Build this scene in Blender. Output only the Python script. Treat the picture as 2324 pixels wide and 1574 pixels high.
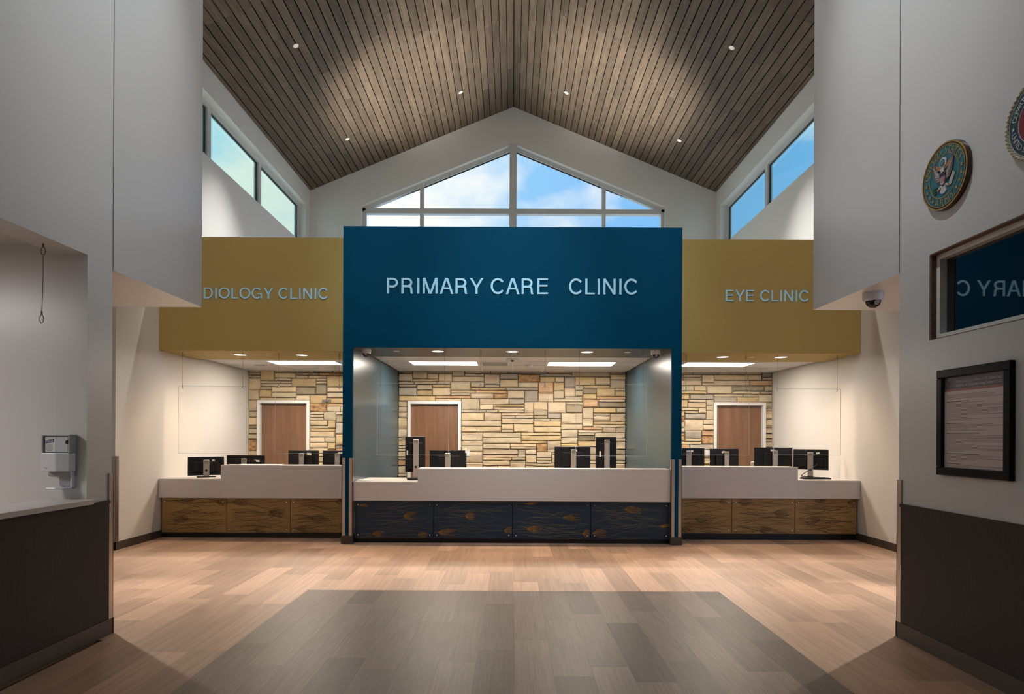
import bpy, bmesh, math, random
from mathutils import Vector, Matrix, noise

for o in list(bpy.data.objects):
    bpy.data.objects.remove(o, do_unlink=True)
sc = bpy.context.scene
COL = sc.collection
rnd = random.Random(7)
PI = math.pi

# ------------------------------------------------------------------ camera
F_PX, CX, CY, EYE, ROLL = 1430.0, 1162.0, 990.0, 1.5, 0.0045
cam = bpy.data.cameras.new('camera')
cam.sensor_fit = 'HORIZONTAL'
cam.sensor_width = 36.0
cam.lens = 36.0 * F_PX / 2324.0
cam.shift_y = (CY - 787.0) / 2324.0
cam.clip_end = 200
cam_ob = bpy.data.objects.new('camera', cam)
COL.objects.link(cam_ob)
cam_ob.location = (0, 0, EYE)
cam_ob.rotation_euler = (PI / 2, -ROLL, 0)
sc.camera = cam_ob

# ------------------------------------------------------------------ exposure
sc.view_settings.view_transform = 'Standard'
sc.view_settings.look = 'None'
sc.view_settings.exposure = 0.12
sc.view_settings.gamma = 1.0
sc.view_settings.use_curve_mapping = False

# ------------------------------------------------------------------ sky
world = bpy.data.worlds.new('sky')
sc.world = world
world.use_nodes = True
wt = world.node_tree
wt.nodes.clear()
wo = wt.nodes.new('ShaderNodeOutputWorld')
bg = wt.nodes.new('ShaderNodeBackground')
tc = wt.nodes.new('ShaderNodeTexCoord')
mp = wt.nodes.new('ShaderNodeMapping')
mp.inputs['Scale'].default_value = (1.0, 1.0, 1.7)
mp.inputs['Location'].default_value = (3.1, 0.4, 1.3)
nz_scale = 3.6
nz = wt.nodes.new('ShaderNodeTexNoise')
nz.inputs['Scale'].default_value = nz_scale
nz.inputs['Detail'].default_value = 7
nz.inputs['Roughness'].default_value = 0.52
cr = wt.nodes.new('ShaderNodeValToRGB')
cr.color_ramp.elements[0].position = 0.43
cr.color_ramp.elements[0].color = (0, 0, 0, 1)
cr.color_ramp.elements[1].position = 0.585
cr.color_ramp.elements[1].color = (1, 1, 1, 1)
mx = wt.nodes.new('ShaderNodeMix')
mx.data_type = 'RGBA'
mx.inputs[6].default_value = (0.22, 0.49, 0.86, 1)
mx.inputs[7].default_value = (0.92, 0.90, 0.86, 1)
wt.links.new(tc.outputs['Generated'], mp.inputs['Vector'])
wt.links.new(mp.outputs['Vector'], nz.inputs['Vector'])
wt.links.new(nz.outputs['Fac'], cr.inputs['Fac'])
wt.links.new(cr.outputs['Color'], mx.inputs[0])
sp = wt.nodes.new('ShaderNodeSeparateXYZ')
hz = wt.nodes.new('ShaderNodeMapRange')
hz.inputs[1].default_value = 0.25
hz.inputs[2].default_value = -0.75
hm = wt.nodes.new('ShaderNodeMix')
hm.data_type = 'RGBA'
hm.inputs[6].default_value = (0.20, 0.46, 0.84, 1)
hm.inputs[7].default_value = (0.50, 0.83, 0.90, 1)
wt.links.new(tc.outputs['Generated'], sp.inputs[0])
wt.links.new(sp.outputs[0], hz.inputs[0])
wt.links.new(hz.outputs[0], hm.inputs[0])
wt.links.new(hm.outputs[2], mx.inputs[6])
wt.links.new(mx.outputs[2], bg.inputs['Color'])
bg.inputs['Strength'].default_value = 1.12
wt.links.new(bg.outputs['Background'], wo.inputs['Surface'])

WARM = (1.0, 0.76, 0.52)
NEUT = (1.0, 0.90, 0.79)
HALL = (1.0, 0.96, 0.91)


def spot(loc, target, power, deg, color=NEUT, blend=0.4, size=0.05):
    l = bpy.data.lights.new('spot_light', 'SPOT')
    l.energy = power
    l.color = color
    l.spot_size = math.radians(deg)
    l.spot_blend = blend
    l.shadow_soft_size = size
    o = bpy.data.objects.new('spot_light', l)
    COL.objects.link(o)
    o.location = loc
    d = Vector(target) - Vector(loc)
    o.rotation_euler = d.to_track_quat('-Z', 'Y').to_euler()
    return o


def area(loc, rot, sx, sy, power, color=NEUT):
    l = bpy.data.lights.new('area_light', 'AREA')
    l.shape = 'RECTANGLE'
    l.size, l.size_y = sx, sy
    l.energy = power
    l.color = color
    o = bpy.data.objects.new('area_light', l)
    COL.objects.link(o)
    o.location = loc
    o.rotation_euler = rot
    return o


YG = 15.0      # gable wall
APEX = 9.346   # ridge height
SLOPE = 0.4167
XUL, XUR = -4.84, 4.84


def zc(x):
    return APEX - SLOPE * abs(x)


# downlights of the tall wood ceiling: lamp rows 3.23 m apart
for yy, p in ((13.52, 560), (10.29, 1400), (7.06, 400)):
    for xx in (-3.56, -1.134, 1.134, 3.56):
        spot((xx, yy, zc(xx) - 0.03), (xx, yy, 0), p, 66 if yy > 8 else 44, HALL, 0.9)
# added cool fill spots without fixtures, brightening the blue and gold sign fascias
for xx in (-1.134, 1.134):
    spot((xx, 3.83, zc(xx) - 0.03), (xx * .7, YG - 6.23, 3.8), 1080, 38, (0.90, 0.97, 1.0), 1.0)
    spot((xx, 3.83, zc(xx) - 0.03), (xx * 3.1, YG - 5.8, 4.0), 800, 36, (0.95, 0.97, 1.0), 1.0)
# uplights standing on the low roof behind the blue portal
for s in (-1, 1):
    spot((s * 1.3, 11.6, 3.6), (s * 2.1, 12.7, 8.4), 1700, 50, (1.0, 0.89, 0.76), 1.0, 0.25)
    spot((s * 0.9, 10.1, 4.0), (s * 1.3, 11.0, 8.8), 650, 44, (1.0, 0.89, 0.76), 1.0, 0.25)
# made-up fill spots under the ridge, added to lift the near hall walls
for s in (-1, 1):
    for yy in (1.2, 4.2):
        spot((-s * 0.3, yy, 9.15), (s * 3.0, yy + .4, 5.05), 1050, 38, (0.90, 0.96, 1.0), 1.0, 0.15)
# side corridors and the reception room behind the opening in the near wall
spot((-5.65, 7.02, 2.735), (-2.6, 4.4, 0), 560, 62, NEUT, 0.5)
spot((5.60, 7.02, 2.735), (2.6, 4.4, 0), 760, 62, NEUT, 0.5)
area((-5.2, 2.6, 2.80), (0, 0, 0), 1.2, 0.6, 60, HALL)


# ------------------------------------------------------------------ materials
def mat(name, color, rough=0.5, metal=0.0, spec=0.5, var=0.0, vscale=4.0, stretch=(1, 1, 1), rand=0.0,
        color2=None, bump=0.0, bscale=60.0, bstretch=(1, 1, 1), emit=None, estr=0.0, ior=None, detail=3.0, coat=0.0):
    m = bpy.data.materials.new(name)
    m.use_nodes = True
    nt = m.node_tree
    b = nt.nodes['Principled BSDF']
    b.inputs['Base Color'].default_value = (*color, 1)
    b.inputs['Roughness'].default_value = rough
    b.inputs['Metallic'].default_value = metal
    b.inputs['Specular IOR Level'].default_value = spec
    if coat:
        b.inputs['Coat Weight'].default_value = coat
        b.inputs['Coat Roughness'].default_value = 0.15
    if ior:
        b.inputs['IOR'].default_value = ior
    if emit:
        b.inputs['Emission Color'].default_value = (*emit, 1)
        b.inputs['Emission Strength'].default_value = estr
    vec = None
    if var or rand or bump:
        t = nt.nodes.new('ShaderNodeTexCoord')
        oi = nt.nodes.new('ShaderNodeObjectInfo')
        ad = nt.nodes.new('ShaderNodeVectorMath')
        ad.operation = 'ADD'
        sca = nt.nodes.new('ShaderNodeVectorMath')
        sca.operation = 'SCALE'
        cmb = nt.nodes.new('ShaderNodeCombineXYZ')
        for i in range(3):
            nt.links.new(oi.outputs['Random'], cmb.inputs[i])
        nt.links.new(cmb.outputs[0], sca.inputs[0])
        sca.inputs['Scale'].default_value = 37.0
        nt.links.new(t.outputs['Object'], ad.inputs[0])
        nt.links.new(sca.outputs[0], ad.inputs[1])
        vec = ad.outputs[0]
    if var or rand:
        c2 = color2 or tuple(c * (1 - var) for c in color)
        mix = nt.nodes.new('ShaderNodeMix')
        mix.data_type = 'RGBA'
        mix.inputs[6].default_value = (*color, 1)
        mix.inputs[7].default_value = (*c2, 1)
        ma = nt.nodes.new('ShaderNodeMapping')
        ma.inputs['Scale'].default_value = stretch
        n = nt.nodes.new('ShaderNodeTexNoise')
        n.inputs['Scale'].default_value = vscale
        n.inputs['Detail'].default_value = detail
        nt.links.new(vec, ma.inputs[0])
        nt.links.new(ma.outputs[0], n.inputs['Vector'])
        rp = nt.nodes.new('ShaderNodeMapRange')
        rp.inputs[1].default_value = 0.3
        rp.inputs[2].default_value = 0.7
        nt.links.new(n.outputs['Fac'], rp.inputs[0])
        nt.links.new(rp.outputs[0], mix.inputs[0])
        outc = mix.outputs[2]
        if rand:
            hs = nt.nodes.new('ShaderNodeHueSaturation')
            mr = nt.nodes.new('ShaderNodeMapRange')
            mr.inputs[3].default_value = 1 - rand
            mr.inputs[4].default_value = 1 + rand
            nt.links.new(oi.outputs['Random'], mr.inputs[0])
            nt.links.new(mr.outputs[0], hs.inputs['Value'])
            nt.links.new(outc, hs.inputs['Color'])
            outc = hs.outputs[0]
        nt.links.new(outc, b.inputs['Base Color'])
    if bump:
        ma2 = nt.nodes.new('ShaderNodeMapping')
        ma2.inputs['Scale'].default_value = bstretch
        n2 = nt.nodes.new('ShaderNodeTexNoise')
        n2.inputs['Scale'].default_value = bscale
        n2.inputs['Detail'].default_value = 4
        bp = nt.nodes.new('ShaderNodeBump')
        bp.inputs['Strength'].default_value = bump
        bp.inputs['Distance'].default_value = 0.01
        nt.links.new(vec, ma2.inputs[0])
        nt.links.new(ma2.outputs[0], n2.inputs['Vector'])
        nt.links.new(n2.outputs['Fac'], bp.inputs['Height'])
        nt.links.new(bp.outputs[0], b.inputs['Normal'])
    return m


def glass(name, tint, gloss, rough=0.0):
    """thin clear sheet: see-through with a faint mirror sheen"""
    m = bpy.data.materials.new(name)
    m.use_nodes = True
    nt = m.node_tree
    nt.nodes.clear()
    out = nt.nodes.new('ShaderNodeOutputMaterial')
    tr = nt.nodes.new('ShaderNodeBsdfTransparent')
    tr.inputs['Color'].default_value = (*tint, 1)
    gl = nt.nodes.new('ShaderNodeBsdfGlossy')
    gl.inputs['Roughness'].default_value = rough
    lw = nt.nodes.new('ShaderNodeLayerWeight')
    lw.inputs['Blend'].default_value = 0.5
    pw = nt.nodes.new('ShaderNodeMath')
    pw.operation = 'POWER'
    pw.inputs[1].default_value = 4.0
    ma = nt.nodes.new('ShaderNodeMath')
    ma.operation = 'MULTIPLY_ADD'
    ma.inputs[1].default_value = 0.6
    ma.inputs[2].default_value = gloss
    mi = nt.nodes.new('ShaderNodeMixShader')
    nt.links.new(lw.outputs['Facing'], pw.inputs[0])
    nt.links.new(pw.outputs[0], ma.inputs[0])
    nt.links.new(ma.outputs[0], mi.inputs[0])
    nt.links.new(tr.outputs[0], mi.inputs[1])
    nt.links.new(gl.outputs[0], mi.inputs[2])
    nt.links.new(mi.outputs[0], out.inputs['Surface'])
    return m


M = {
    'white_wall': mat('white_wall_paint', (0.62, 0.62, 0.615), 0.30, var=0.03, vscale=1.2, spec=0.5),
    'side_wall': mat('warm_white_wall_paint', (0.70, 0.67, 0.63), 0.5, var=0.02, vscale=1.0),
    'upper_wall': mat('upper_wall_paint', (0.82, 0.82, 0.80), 0.6, var=0.02, vscale=1.0),
    'blue': mat('blue_paint', (0.0, 0.054, 0.116), 0.6, var=0.05, vscale=2.0, spec=0.05),
    'gold': mat('gold_paint', (0.41, 0.295, 0.098), 0.6, var=0.04, vscale=2.0, spec=0.2),
    'slate': mat('slate_blue_paint', (0.027, 0.068, 0.094), 0.28, var=0.06, vscale=2.0, spec=0.6),
    'soffit_gray': mat('gray_soffit_paint', (0.055, 0.060, 0.065), 0.4, var=0.05, vscale=2.0),
    'wood_board': mat('ceiling_wood', (0.180, 0.138, 0.099), 0.55, color2=(0.112, 0.086, 0.062), var=0.3, vscale=3.0,
                      stretch=(7, 0.7, 7), rand=0.22, bump=0.05, bscale=30, bstretch=(6, 0.5, 6), spec=0.3),
    'dark_gap': mat('dark_backing', (0.006, 0.005, 0.004), 0.9, spec=0.1),
    'plank_light': mat('light_floor_plank', (0.49, 0.325, 0.23), 0.42, color2=(0.38, 0.24, 0.162), var=0.3, vscale=2.4,
                       stretch=(12, 0.6, 1), rand=0.24, bump=0.04, bscale=90, bstretch=(6, 0.6, 1), spec=0.4),
    'plank_dark': mat('dark_floor_plank', (0.170, 0.129, 0.109), 0.38, color2=(0.120, 0.091, 0.078), var=0.4, vscale=3.0,
                      stretch=(26, 0.9, 1), rand=0.36, bump=0.06, bscale=90, bstretch=(8, 0.5, 1), spec=0.25, detail=6),
    'floor_base': mat('floor_underlay', (0.10, 0.07, 0.05), 0.8),
    'charcoal': mat('charcoal_panel', (0.030, 0.026, 0.025), 0.5, var=0.25, vscale=30, stretch=(4, 4, 0.4), spec=0.25,
                    bump=0.03, bscale=200, bstretch=(1, 1, 0.15)),
    'vinyl_base': mat('brown_vinyl_base', (0.060, 0.045, 0.037), 0.45, var=0.05, vscale=6),
    'steel': mat('brushed_steel', (0.50, 0.43, 0.37), 0.34, metal=0.95, var=0.1, vscale=20, stretch=(20, 20, 0.4)),
    'chrome': mat('bright_metal', (0.70, 0.70, 0.70), 0.2, metal=1.0, var=0.05),
    'letter': mat('pale_letter_metal', (0.42, 0.78, 1.0), 0.5, metal=0.0, var=0.04, spec=0.6),
    'solid_white': mat('white_solid_surface', (0.62, 0.585, 0.575), 0.36, var=0.02, vscale=5),
    'navy_panel': mat('navy_panel', (0.003, 0.026, 0.062), 0.5, var=0.2, vscale=5, stretch=(0.6, 1, 3)),
    'gold_panel': mat('ochre_panel', (0.36, 0.225, 0.075), 0.45, color2=(0.28, 0.17, 0.052), var=0.3, vscale=4, stretch=(0.6, 1, 3)),
    'grass_tan': mat('tan_grass_print', (0.185, 0.165, 0.105), 0.5, var=0.5, vscale=3),
    'seed_gold': mat('gold_seed_print', (0.330, 0.175, 0.034), 0.5, var=0.5, vscale=8),
    'grass_brown': mat('brown_grass_print', (0.120, 0.062, 0.020), 0.5, var=0.3, vscale=4),
    'kick': mat('black_kick', (0.006, 0.006, 0.007), 0.5, var=0.1),
    'door_wood': mat('brown_door_wood', (0.235, 0.120, 0.066), 0.38, color2=(0.165, 0.080, 0.042), var=0.4, vscale=2.0,
                     stretch=(7, 7, 0.5), spec=0.5),
    'white_frame': mat('white_frame_paint', (0.74, 0.73, 0.71), 0.4, var=0.02),
    'win_frame': mat('window_frame_paint', (0.66, 0.68, 0.68), 0.4, var=0.03),
    'black_gasket': mat('dark_gasket', (0.03, 0.035, 0.04), 0.5, var=0.1),
    'tile': mat('ceiling_tile', (0.70, 0.665, 0.63), 0.8, var=0.06, vscale=90),
    'tbar': mat('white_tbar', (0.74, 0.71, 0.68), 0.45, var=0.02),
    'lens': mat('lit_lens', (0.9, 0.9, 0.9), 0.4, emit=(1.0, 0.90, 0.78), estr=43.0),
    'down_lens': mat('downlight_lens', (0.9, 0.88, 0.85), 0.4, emit=(1.0, 0.86, 0.70), estr=3.0),
    'ceil_lens': mat('ceiling_downlight_lens', (0.9, 0.86, 0.80), 0.4, emit=(1.0, 0.86, 0.72), estr=0.25),
    'off_white': mat('off_white_plastic', (0.62, 0.61, 0.60), 0.35, var=0.02),
    'plastic_white': mat('white_plastic', (0.66, 0.68, 0.74), 0.25, var=0.02),
    'plastic_gray': mat('gray_plastic', (0.33, 0.34, 0.36), 0.3, var=0.03),
    'black_gloss': mat('black_gloss', (0.010, 0.010, 0.012), 0.08, var=0.1),
    'black_plastic': mat('black_plastic', (0.008, 0.008, 0.010), 0.42, var=0.15, vscale=3, spec=0.25),
    'stand_silver': mat('silver_stand', (0.42, 0.38, 0.34), 0.35, metal=0.6, var=0.05),
    'sticker': mat('white_sticker', (0.75, 0.73, 0.70), 0.5, var=0.02),
    'cable': mat('steel_cable', (0.20, 0.18, 0.16), 0.4, metal=0.8, var=0.1),
    'acrylic': glass('clear_acrylic', (0.985, 0.985, 0.985), 0.006, 0.02),
    'acrylic_edge': mat('acrylic_edge', (0.50, 0.51, 0.50), 0.3, var=0.02),
    'pane': glass('window_glass', (0.97, 0.99, 0.99), 0.03),
    'pane_teal': glass('tinted_window_glass', (0.86, 0.99, 0.96), 0.03),
    'dark_glass': mat('dark_window_glass', (0.004, 0.006, 0.007), 0.015, ior=1.95, var=0.05),
    'reveal_wood': mat('brown_wood_reveal', (0.170, 0.070, 0.036), 0.45, var=0.3, vscale=5, stretch=(4, 0.5, 4)),
    'black_frame': mat('black_picture_frame', (0.004, 0.004, 0.005), 0.3, var=0.1, spec=0.12),
    'paper': mat('poster_paper', (0.60, 0.50, 0.48), 0.35, var=0.04, vscale=3),
    'poster_blue': mat('poster_band_print', (0.085, 0.070, 0.100), 0.4, var=0.1),
    'poster_red': mat('poster_red_print', (0.33, 0.11, 0.10), 0.4, var=0.1),
    'print_dark': mat('poster_text_print', (0.21, 0.165, 0.16), 0.5, var=0.1),
    'print_head': mat('poster_heading_print', (0.10, 0.075, 0.075), 0.5, var=0.1),
    'print_white': mat('poster_white_print', (0.62, 0.58, 0.58), 0.5, var=0.05),
    'plaque_wood': mat('plaque_dark_wood', (0.075, 0.026, 0.012), 0.25, var=0.3, vscale=9),
    'plaque_gold': mat('plaque_gold', (0.50, 0.32, 0.10), 0.35, metal=0.4, var=0.3, vscale=14),
    'plaque_teal': mat('plaque_teal', (0.020, 0.185, 0.240), 0.42, color2=(0.012, 0.105, 0.150), var=0.4, vscale=55, bump=0.25, bscale=120),
    'plaque_navy': mat('plaque_navy', (0.012, 0.070, 0.095), 0.42, var=0.3, vscale=50, bump=0.2, bscale=120),
    'plaque_red': mat('plaque_red', (0.26, 0.018, 0.040), 0.42, var=0.3, vscale=50, bump=0.2, bscale=120),
    'plaque_white': mat('plaque_white', (0.60, 0.58, 0.60), 0.4, var=0.1, vscale=20),
    'plaque_brown': mat('plaque_brown', (0.22, 0.13, 0.11), 0.45, var=0.4, vscale=40),
    'plaque_orange': mat('plaque_orange', (0.42, 0.20, 0.07), 0.45, var=0.3, vscale=40),
    'plaque_dkblue': mat('plaque_dark_blue', (0.010, 0.020, 0.060), 0.4, var=0.2),
    'plaque_green': mat('plaque_green', (0.020, 0.110, 0.090), 0.4, var=0.3, vscale=40),
    'rope': mat('cream_rope', (0.60, 0.56, 0.40), 0.5, var=0.25, vscale=40),
    'logo_blue': mat('logo_blue_print', (0.012, 0.025, 0.140), 0.35, var=0.05),
    'liquid': mat('clear_bottle', (0.52, 0.56, 0.60), 0.15, var=0.05),
    'chair_gray': mat('gray_upholstery', (0.34, 0.32, 0.29), 0.7, var=0.1, vscale=30),
    'plate_gray': mat('gray_sign_plate', (0.10, 0.095, 0.09), 0.4, var=0.1),
    'roof_dark': mat('roof_membrane', (0.30, 0.29, 0.28), 0.8, var=0.1),
    'joint': mat('dark_joint', (0.05, 0.045, 0.045), 0.7, var=0.1),
    'carpet_dark': mat('back_office_floor', (0.12, 0.10, 0.09), 0.8, var=0.1),
}
STONE = []
for i, (c1, c2, r) in enumerate([
        ((0.60, 0.48, 0.31), (0.49, 0.38, 0.24), 0.15),
        ((0.55, 0.46, 0.33), (0.45, 0.37, 0.25), 0.15),
        ((0.55, 0.42, 0.23), (0.44, 0.32, 0.17), 0.15),
        ((0.58, 0.47, 0.34), (0.48, 0.37, 0.25), 0.12),
        ((0.43, 0.38, 0.31), (0.34, 0.29, 0.23), 0.15),
        ((0.58, 0.38, 0.24), (0.46, 0.29, 0.16), 0.12),
        ((0.34, 0.28, 0.20), (0.25, 0.20, 0.13), 0.15),
        ((0.52, 0.34, 0.17), (0.20, 0.085, 0.035), 0.10)]):
    STONE.append(mat('stone_%d' % i, c1, 0.75, color2=c2, var=0.3, vscale=7 if i < 7 else 11, stretch=(1, 1, 1.6), rand=r, bump=0.35,
                     bscale=24, bstretch=(0.7, 0.7, 1.4), detail=6, spec=0.25))
MORTAR = mat('mortar', (0.075, 0.058, 0.040), 0.9, var=0.2, vscale=20)


# ------------------------------------------------------------------ geometry helpers
class G:
    """collects vertices and faces of one mesh"""

    def __init__(self):
        self.v, self.f = [], []

    def add(self, vs, fs):
        n = len(self.v)
        self.v += [tuple(p) for p in vs]
        self.f += [tuple(i + n for i in f) for f in fs]
        return self

    def box(self, x0, x1, y0, y1, z0, z1):
        if x0 > x1: x0, x1 = x1, x0
        if y0 > y1: y0, y1 = y1, y0
        if z0 > z1: z0, z1 = z1, z0
        return self.add([(x0, y0, z0), (x1, y0, z0), (x1, y1, z0), (x0, y1, z0), (x0, y0, z1), (x1, y0, z1), (x1, y1, z1), (x0, y1, z1)],
                        [(0, 3, 2, 1), (4, 5, 6, 7), (0, 1, 5, 4), (1, 2, 6, 5), (2, 3, 7, 6), (3, 0, 4, 7)])

    def prism(self, pts, axis, a, b):
        """polygon pts (2-D) pushed along an axis from a to b; axis 'y': pts are (x, z); 'x': (y, z); 'z': (x, y)"""
        def P(p, t):
            return {'y': (p[0], t, p[1]), 'x': (t, p[0], p[1]), 'z': (p[0], p[1], t)}[axis]
        n = len(pts)
        vs = [P(p, a) for p in pts] + [P(p, b) for p in pts]
        fs = [tuple(range(n)), tuple(range(2 * n - 1, n - 1, -1))]
        fs += [(i, (i + 1) % n + n if False else i + n, (i + 1) % n + n, (i + 1) % n) for i in range(n)]
        return self.add(vs, fs)

    def tube(self, pts, r, n=8):
        pts = [Vector(p) for p in pts]
        rings = []
        for i, p in enumerate(pts):
            d = (pts[min(i + 1, len(pts) - 1)] - pts[max(i - 1, 0)]).normalized()
            u = d.cross(Vector((0, 0, 1)) if abs(d.z) < 0.9 else Vector((1, 0, 0))).normalized()
            w = d.cross(u)
            rr = r[i] if isinstance(r, (list, tuple)) else r
            rings.append([p + (u * math.cos(2 * PI * k / n) + w * math.sin(2 * PI * k / n)) * rr for k in range(n)])
        vs = [q for ring in rings for q in ring]
        fs = []
        for i in range(len(rings) - 1):
            for k in range(n):
                fs.append((i * n + k, i * n + (k + 1) % n, (i + 1) * n + (k + 1) % n, (i + 1) * n + k))
        fs.append(tuple(range(n - 1, -1, -1)))
        fs.append(tuple(range((len(rings) - 1) * n, len(rings) * n)))
        return self.add(vs, fs)

    def lathe(self, prof, c, axis='z', n=24, sgn=1):
        """prof: (radius, along) pairs turned about an axis through c"""
        vs, fs = [], []
        for r, t in prof:
            for k in range(n):
                a, b = r * math.cos(2 * PI * k / n), r * math.sin(2 * PI * k / n)
                if axis == 'z': vs.append((c[0] + a, c[1] + b, c[2] + t * sgn))
                elif axis == 'x': vs.append((c[0] + t * sgn, c[1] + a, c[2] + b))
                else: vs.append((c[0] + a, c[1] + t * sgn, c[2] + b))
        m = len(prof)
        for i in range(m - 1):
            for k in range(n):
                fs.append((i * n + k, i * n + (k + 1) % n, (i + 1) * n + (k + 1) % n, (i + 1) * n + k))
        fs.append(tuple(range(n - 1, -1, -1)))
        fs.append(tuple(range((m - 1) * n, m * n)))
        return self.add(vs, fs)

    def mesh(self, name, m=None, bevel=0.0, seg=2, smooth=False):
        me = bpy.data.meshes.new(name)
        me.from_pydata(self.v, [], self.f)
        bm = bmesh.new()
        bm.from_mesh(me)
        bmesh.ops.recalc_face_normals(bm, faces=bm.faces[:])
        if bevel:
            es = [e for e in bm.edges if len(e.link_faces) == 2 and e.calc_face_angle(0) > 0.5]
            bmesh.ops.bevel(bm, geom=es, offset=bevel, segments=seg, affect='EDGES', profile=0.5, clamp_overlap=True)
        bm.to_mesh(me)
        bm.free()
        if smooth:
            for p in me.polygons:
                p.use_smooth = True
            try:
                me.set_sharp_from_angle(angle=math.radians(40))
            except Exception:
                pass
        if m is not None:
            me.materials.append(m)
        return me

    def obj(self, name, m, parent=None, bevel=0.0, seg=2, smooth=False):
        o = bpy.data.objects.new(name, self.mesh(name, m, bevel, seg, smooth))
        COL.objects.link(o)
        o.parent = parent
        return o


def link(name, me, parent=None, loc=None, rot=None):
    o = bpy.data.objects.new(name, me)
    COL.objects.link(o)
    o.parent = parent
    if loc: o.location = loc
    if rot: o.rotation_euler = rot
    return o


def tag(o, label, cat, group=None):
    o['label'] = label
    o['category'] = cat
    if group: o['group'] = group
    return o


def struct(o):
    o['kind'] = 'structure'
    return o


def stuff(o):
    o['kind'] = 'stuff'
    return o


def thing(name, label, cat, loc=(0, 0, 0), rz=0.0, group=None):
    o = bpy.data.objects.new(name, None)
    o.empty_display_size = 0.1
    COL.objects.link(o)
    o.location = loc
    o.rotation_euler = (0, 0, rz)
    return tag(o, label, cat, group)


def copy_tree(o, parent=None):
    c = o.copy()
    COL.objects.link(c)
    c.parent = parent
    for ch in list(o.children):
        copy_tree(ch, c)
    return c


def px(x, y, Y):
    """point at depth Y seen at photo pixel (x, y)"""
    dx, dy = x - CX, y - CY
    return ((dx + ROLL * dy) / F_PX * Y, EYE - (dy - ROLL * dx) / F_PX * Y)


def wall_with_holes(g, u0, u1, w0, w1, holes, put):
    """fill rectangle (u, w) minus rectangular holes with boxes through put(u0, u1, w0, w1)"""
    us = sorted({u0, u1, *[h[0] for h in holes], *[h[1] for h in holes]})
    for a, b in zip(us[:-1], us[1:]):
        mid = (a + b) / 2
        hs = sorted([(h[2], h[3]) for h in holes if h[0] < mid < h[1]])
        w = w0
        for h0, h1 in hs:
            if h0 > w: put(a, b, w, h0)
            w = h1
        if w < w1: put(a, b, w, w1)


# ================================================================== THE SETTING
XL, XR = -3.03, 2.93          # near walls
XSL, XSR = -5.15, 5.08        # walls of the side alcoves
Y_CORNER = 4.77               # far end of the near walls
Y_HEAD = 6.14                 # far end of the dropped headers
Z_HEAD = 2.745
YB, YGD, YS = 8.77, 9.18, 12.30   # blue portal, gold fascias, stone wall
Z_SOF = 2.73
Z_TILE = 2.765
Z_TOP_B, Z_TOP_G = 4.415, 4.385

# ---- floor
g = G().box(-9, 9, -4, YG + .3, -0.2, -0.010)
floor = struct(g.obj('floor', M['floor_base']))
PW, PL = 0.25, 1.22
IN_X0, IN_X1, IN_Y1 = -1.98, 2.02, 6.13
cache = {}


def plank_mesh(L, m, w=PW):
    k = (round(L, 3), m.name, w)
    if k not in cache:
        cache[k] = G().box(-w / 2 + .0001, w / 2 - .0001, 0, L - .0002, -0.010, 0.0).mesh('floor_plank', m, bevel=0.0006, seg=1)
    return cache[k]


n_planks = 0
c = 0
x = IN_X1 + PW * 13
while x > -5.3:
    xm = x - PW / 2
    near = 2.4 if abs(xm) < 3.0 else 4.6
    segs = [(near, 9.35, M['plank_light'])]
    if IN_X0 - .01 < xm < IN_X1:
        segs = [(near, IN_Y1, M['plank_dark']), (IN_Y1, 9.35, M['plank_light'])]
    for a, b, m in segs:
        y = a
        first = rnd.uniform(0.2, PL)
        while y < b - .005:
            L = first if y == a else PL
            L = min(L, b - y)
            if b - (y + L) < 0.12: L = b - y
            L = round(L / .02) * .02 if b - y - L > 0.05 else b - y
            link('floor_plank', plank_mesh(L, m), floor, (xm, y, 0))
            n_planks += 1
            y += L
    x -= PW
g = G()
g.box(-9, 9, -4, 2.4, -0.01, 0).box(-9, XL, 2.4, 4.6, -0.01, 0).box(XR, 9, 2.4, 4.6, -0.01, 0).box(5.27, 9, 4.6, 9, -.01, 0).box(-9, -5.3, 4.6, 9, -.01, 0)
g.obj('floor_rest', M['plank_light'], floor)
G().box(-5.2, 5.2, 9.35, YS, -0.01, 0.0).obj('office_floor', M['carpet_dark'], floor)

# ---- near wall beside the reception opening, and the reception room behind it
OPY0, OPY1, OPZ0, OPZ1 = 0.8, 4.49, 1.005, 2.78
wl = G()
wall_with_holes(wl, -4, Y_CORNER, 0, 10, [(OPY0, OPY1, OPZ0, OPZ1)], lambda a, b, c0, c1: wl.box(XL - .22, XL, a, b, c0, c1))
wall_left = struct(wl.obj('wall_left', M['white_wall']))
G().box(-8, XL - .22, 4.49, Y_CORNER, 0, 3.2).obj('wall_panel', M['white_wall'], wall_left)
rr = G().box(-8, XL - .22, 0.2, .4, 0, 3.2).box(-8.2, -8, .2, 4.6, 0, 3.2)
struct(rr.obj('wall_reception', M['white_wall']))
rc = struct(G().box(-8.2, XL - .22, .2, 4.49, 2.86, 2.96).obj('ceiling_reception', M['tile']))
for yy in (0.9, 2.12, 3.34):
    G().box(-8, XL - .22, yy - .012, yy + .012, 2.85, 2.861).obj('t_bar', M['tbar'], rc)
for xx in (-3.85, -4.46, -5.07, -5.68):
    G().box(xx - .012, xx + .012, .4, 4.49, 2.851, 2.8605).obj('t_bar', M['tbar'], rc)
G().box(-3.30, -2.965, OPY0, 4.475, 1.005, 1.040).obj('ledge', M['solid_white'], wall_left, bevel=.003)
G().box(XL, XL + .010, -4, Y_CORNER - .035, .12, 1.005).obj('wainscot_panel', M['charcoal'], wall_left)
G().box(XL, XL + .016, 4.475, Y_CORNER - .035, .985, 1.008).obj('wainscot_cap', M['charcoal'], wall_left)
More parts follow.
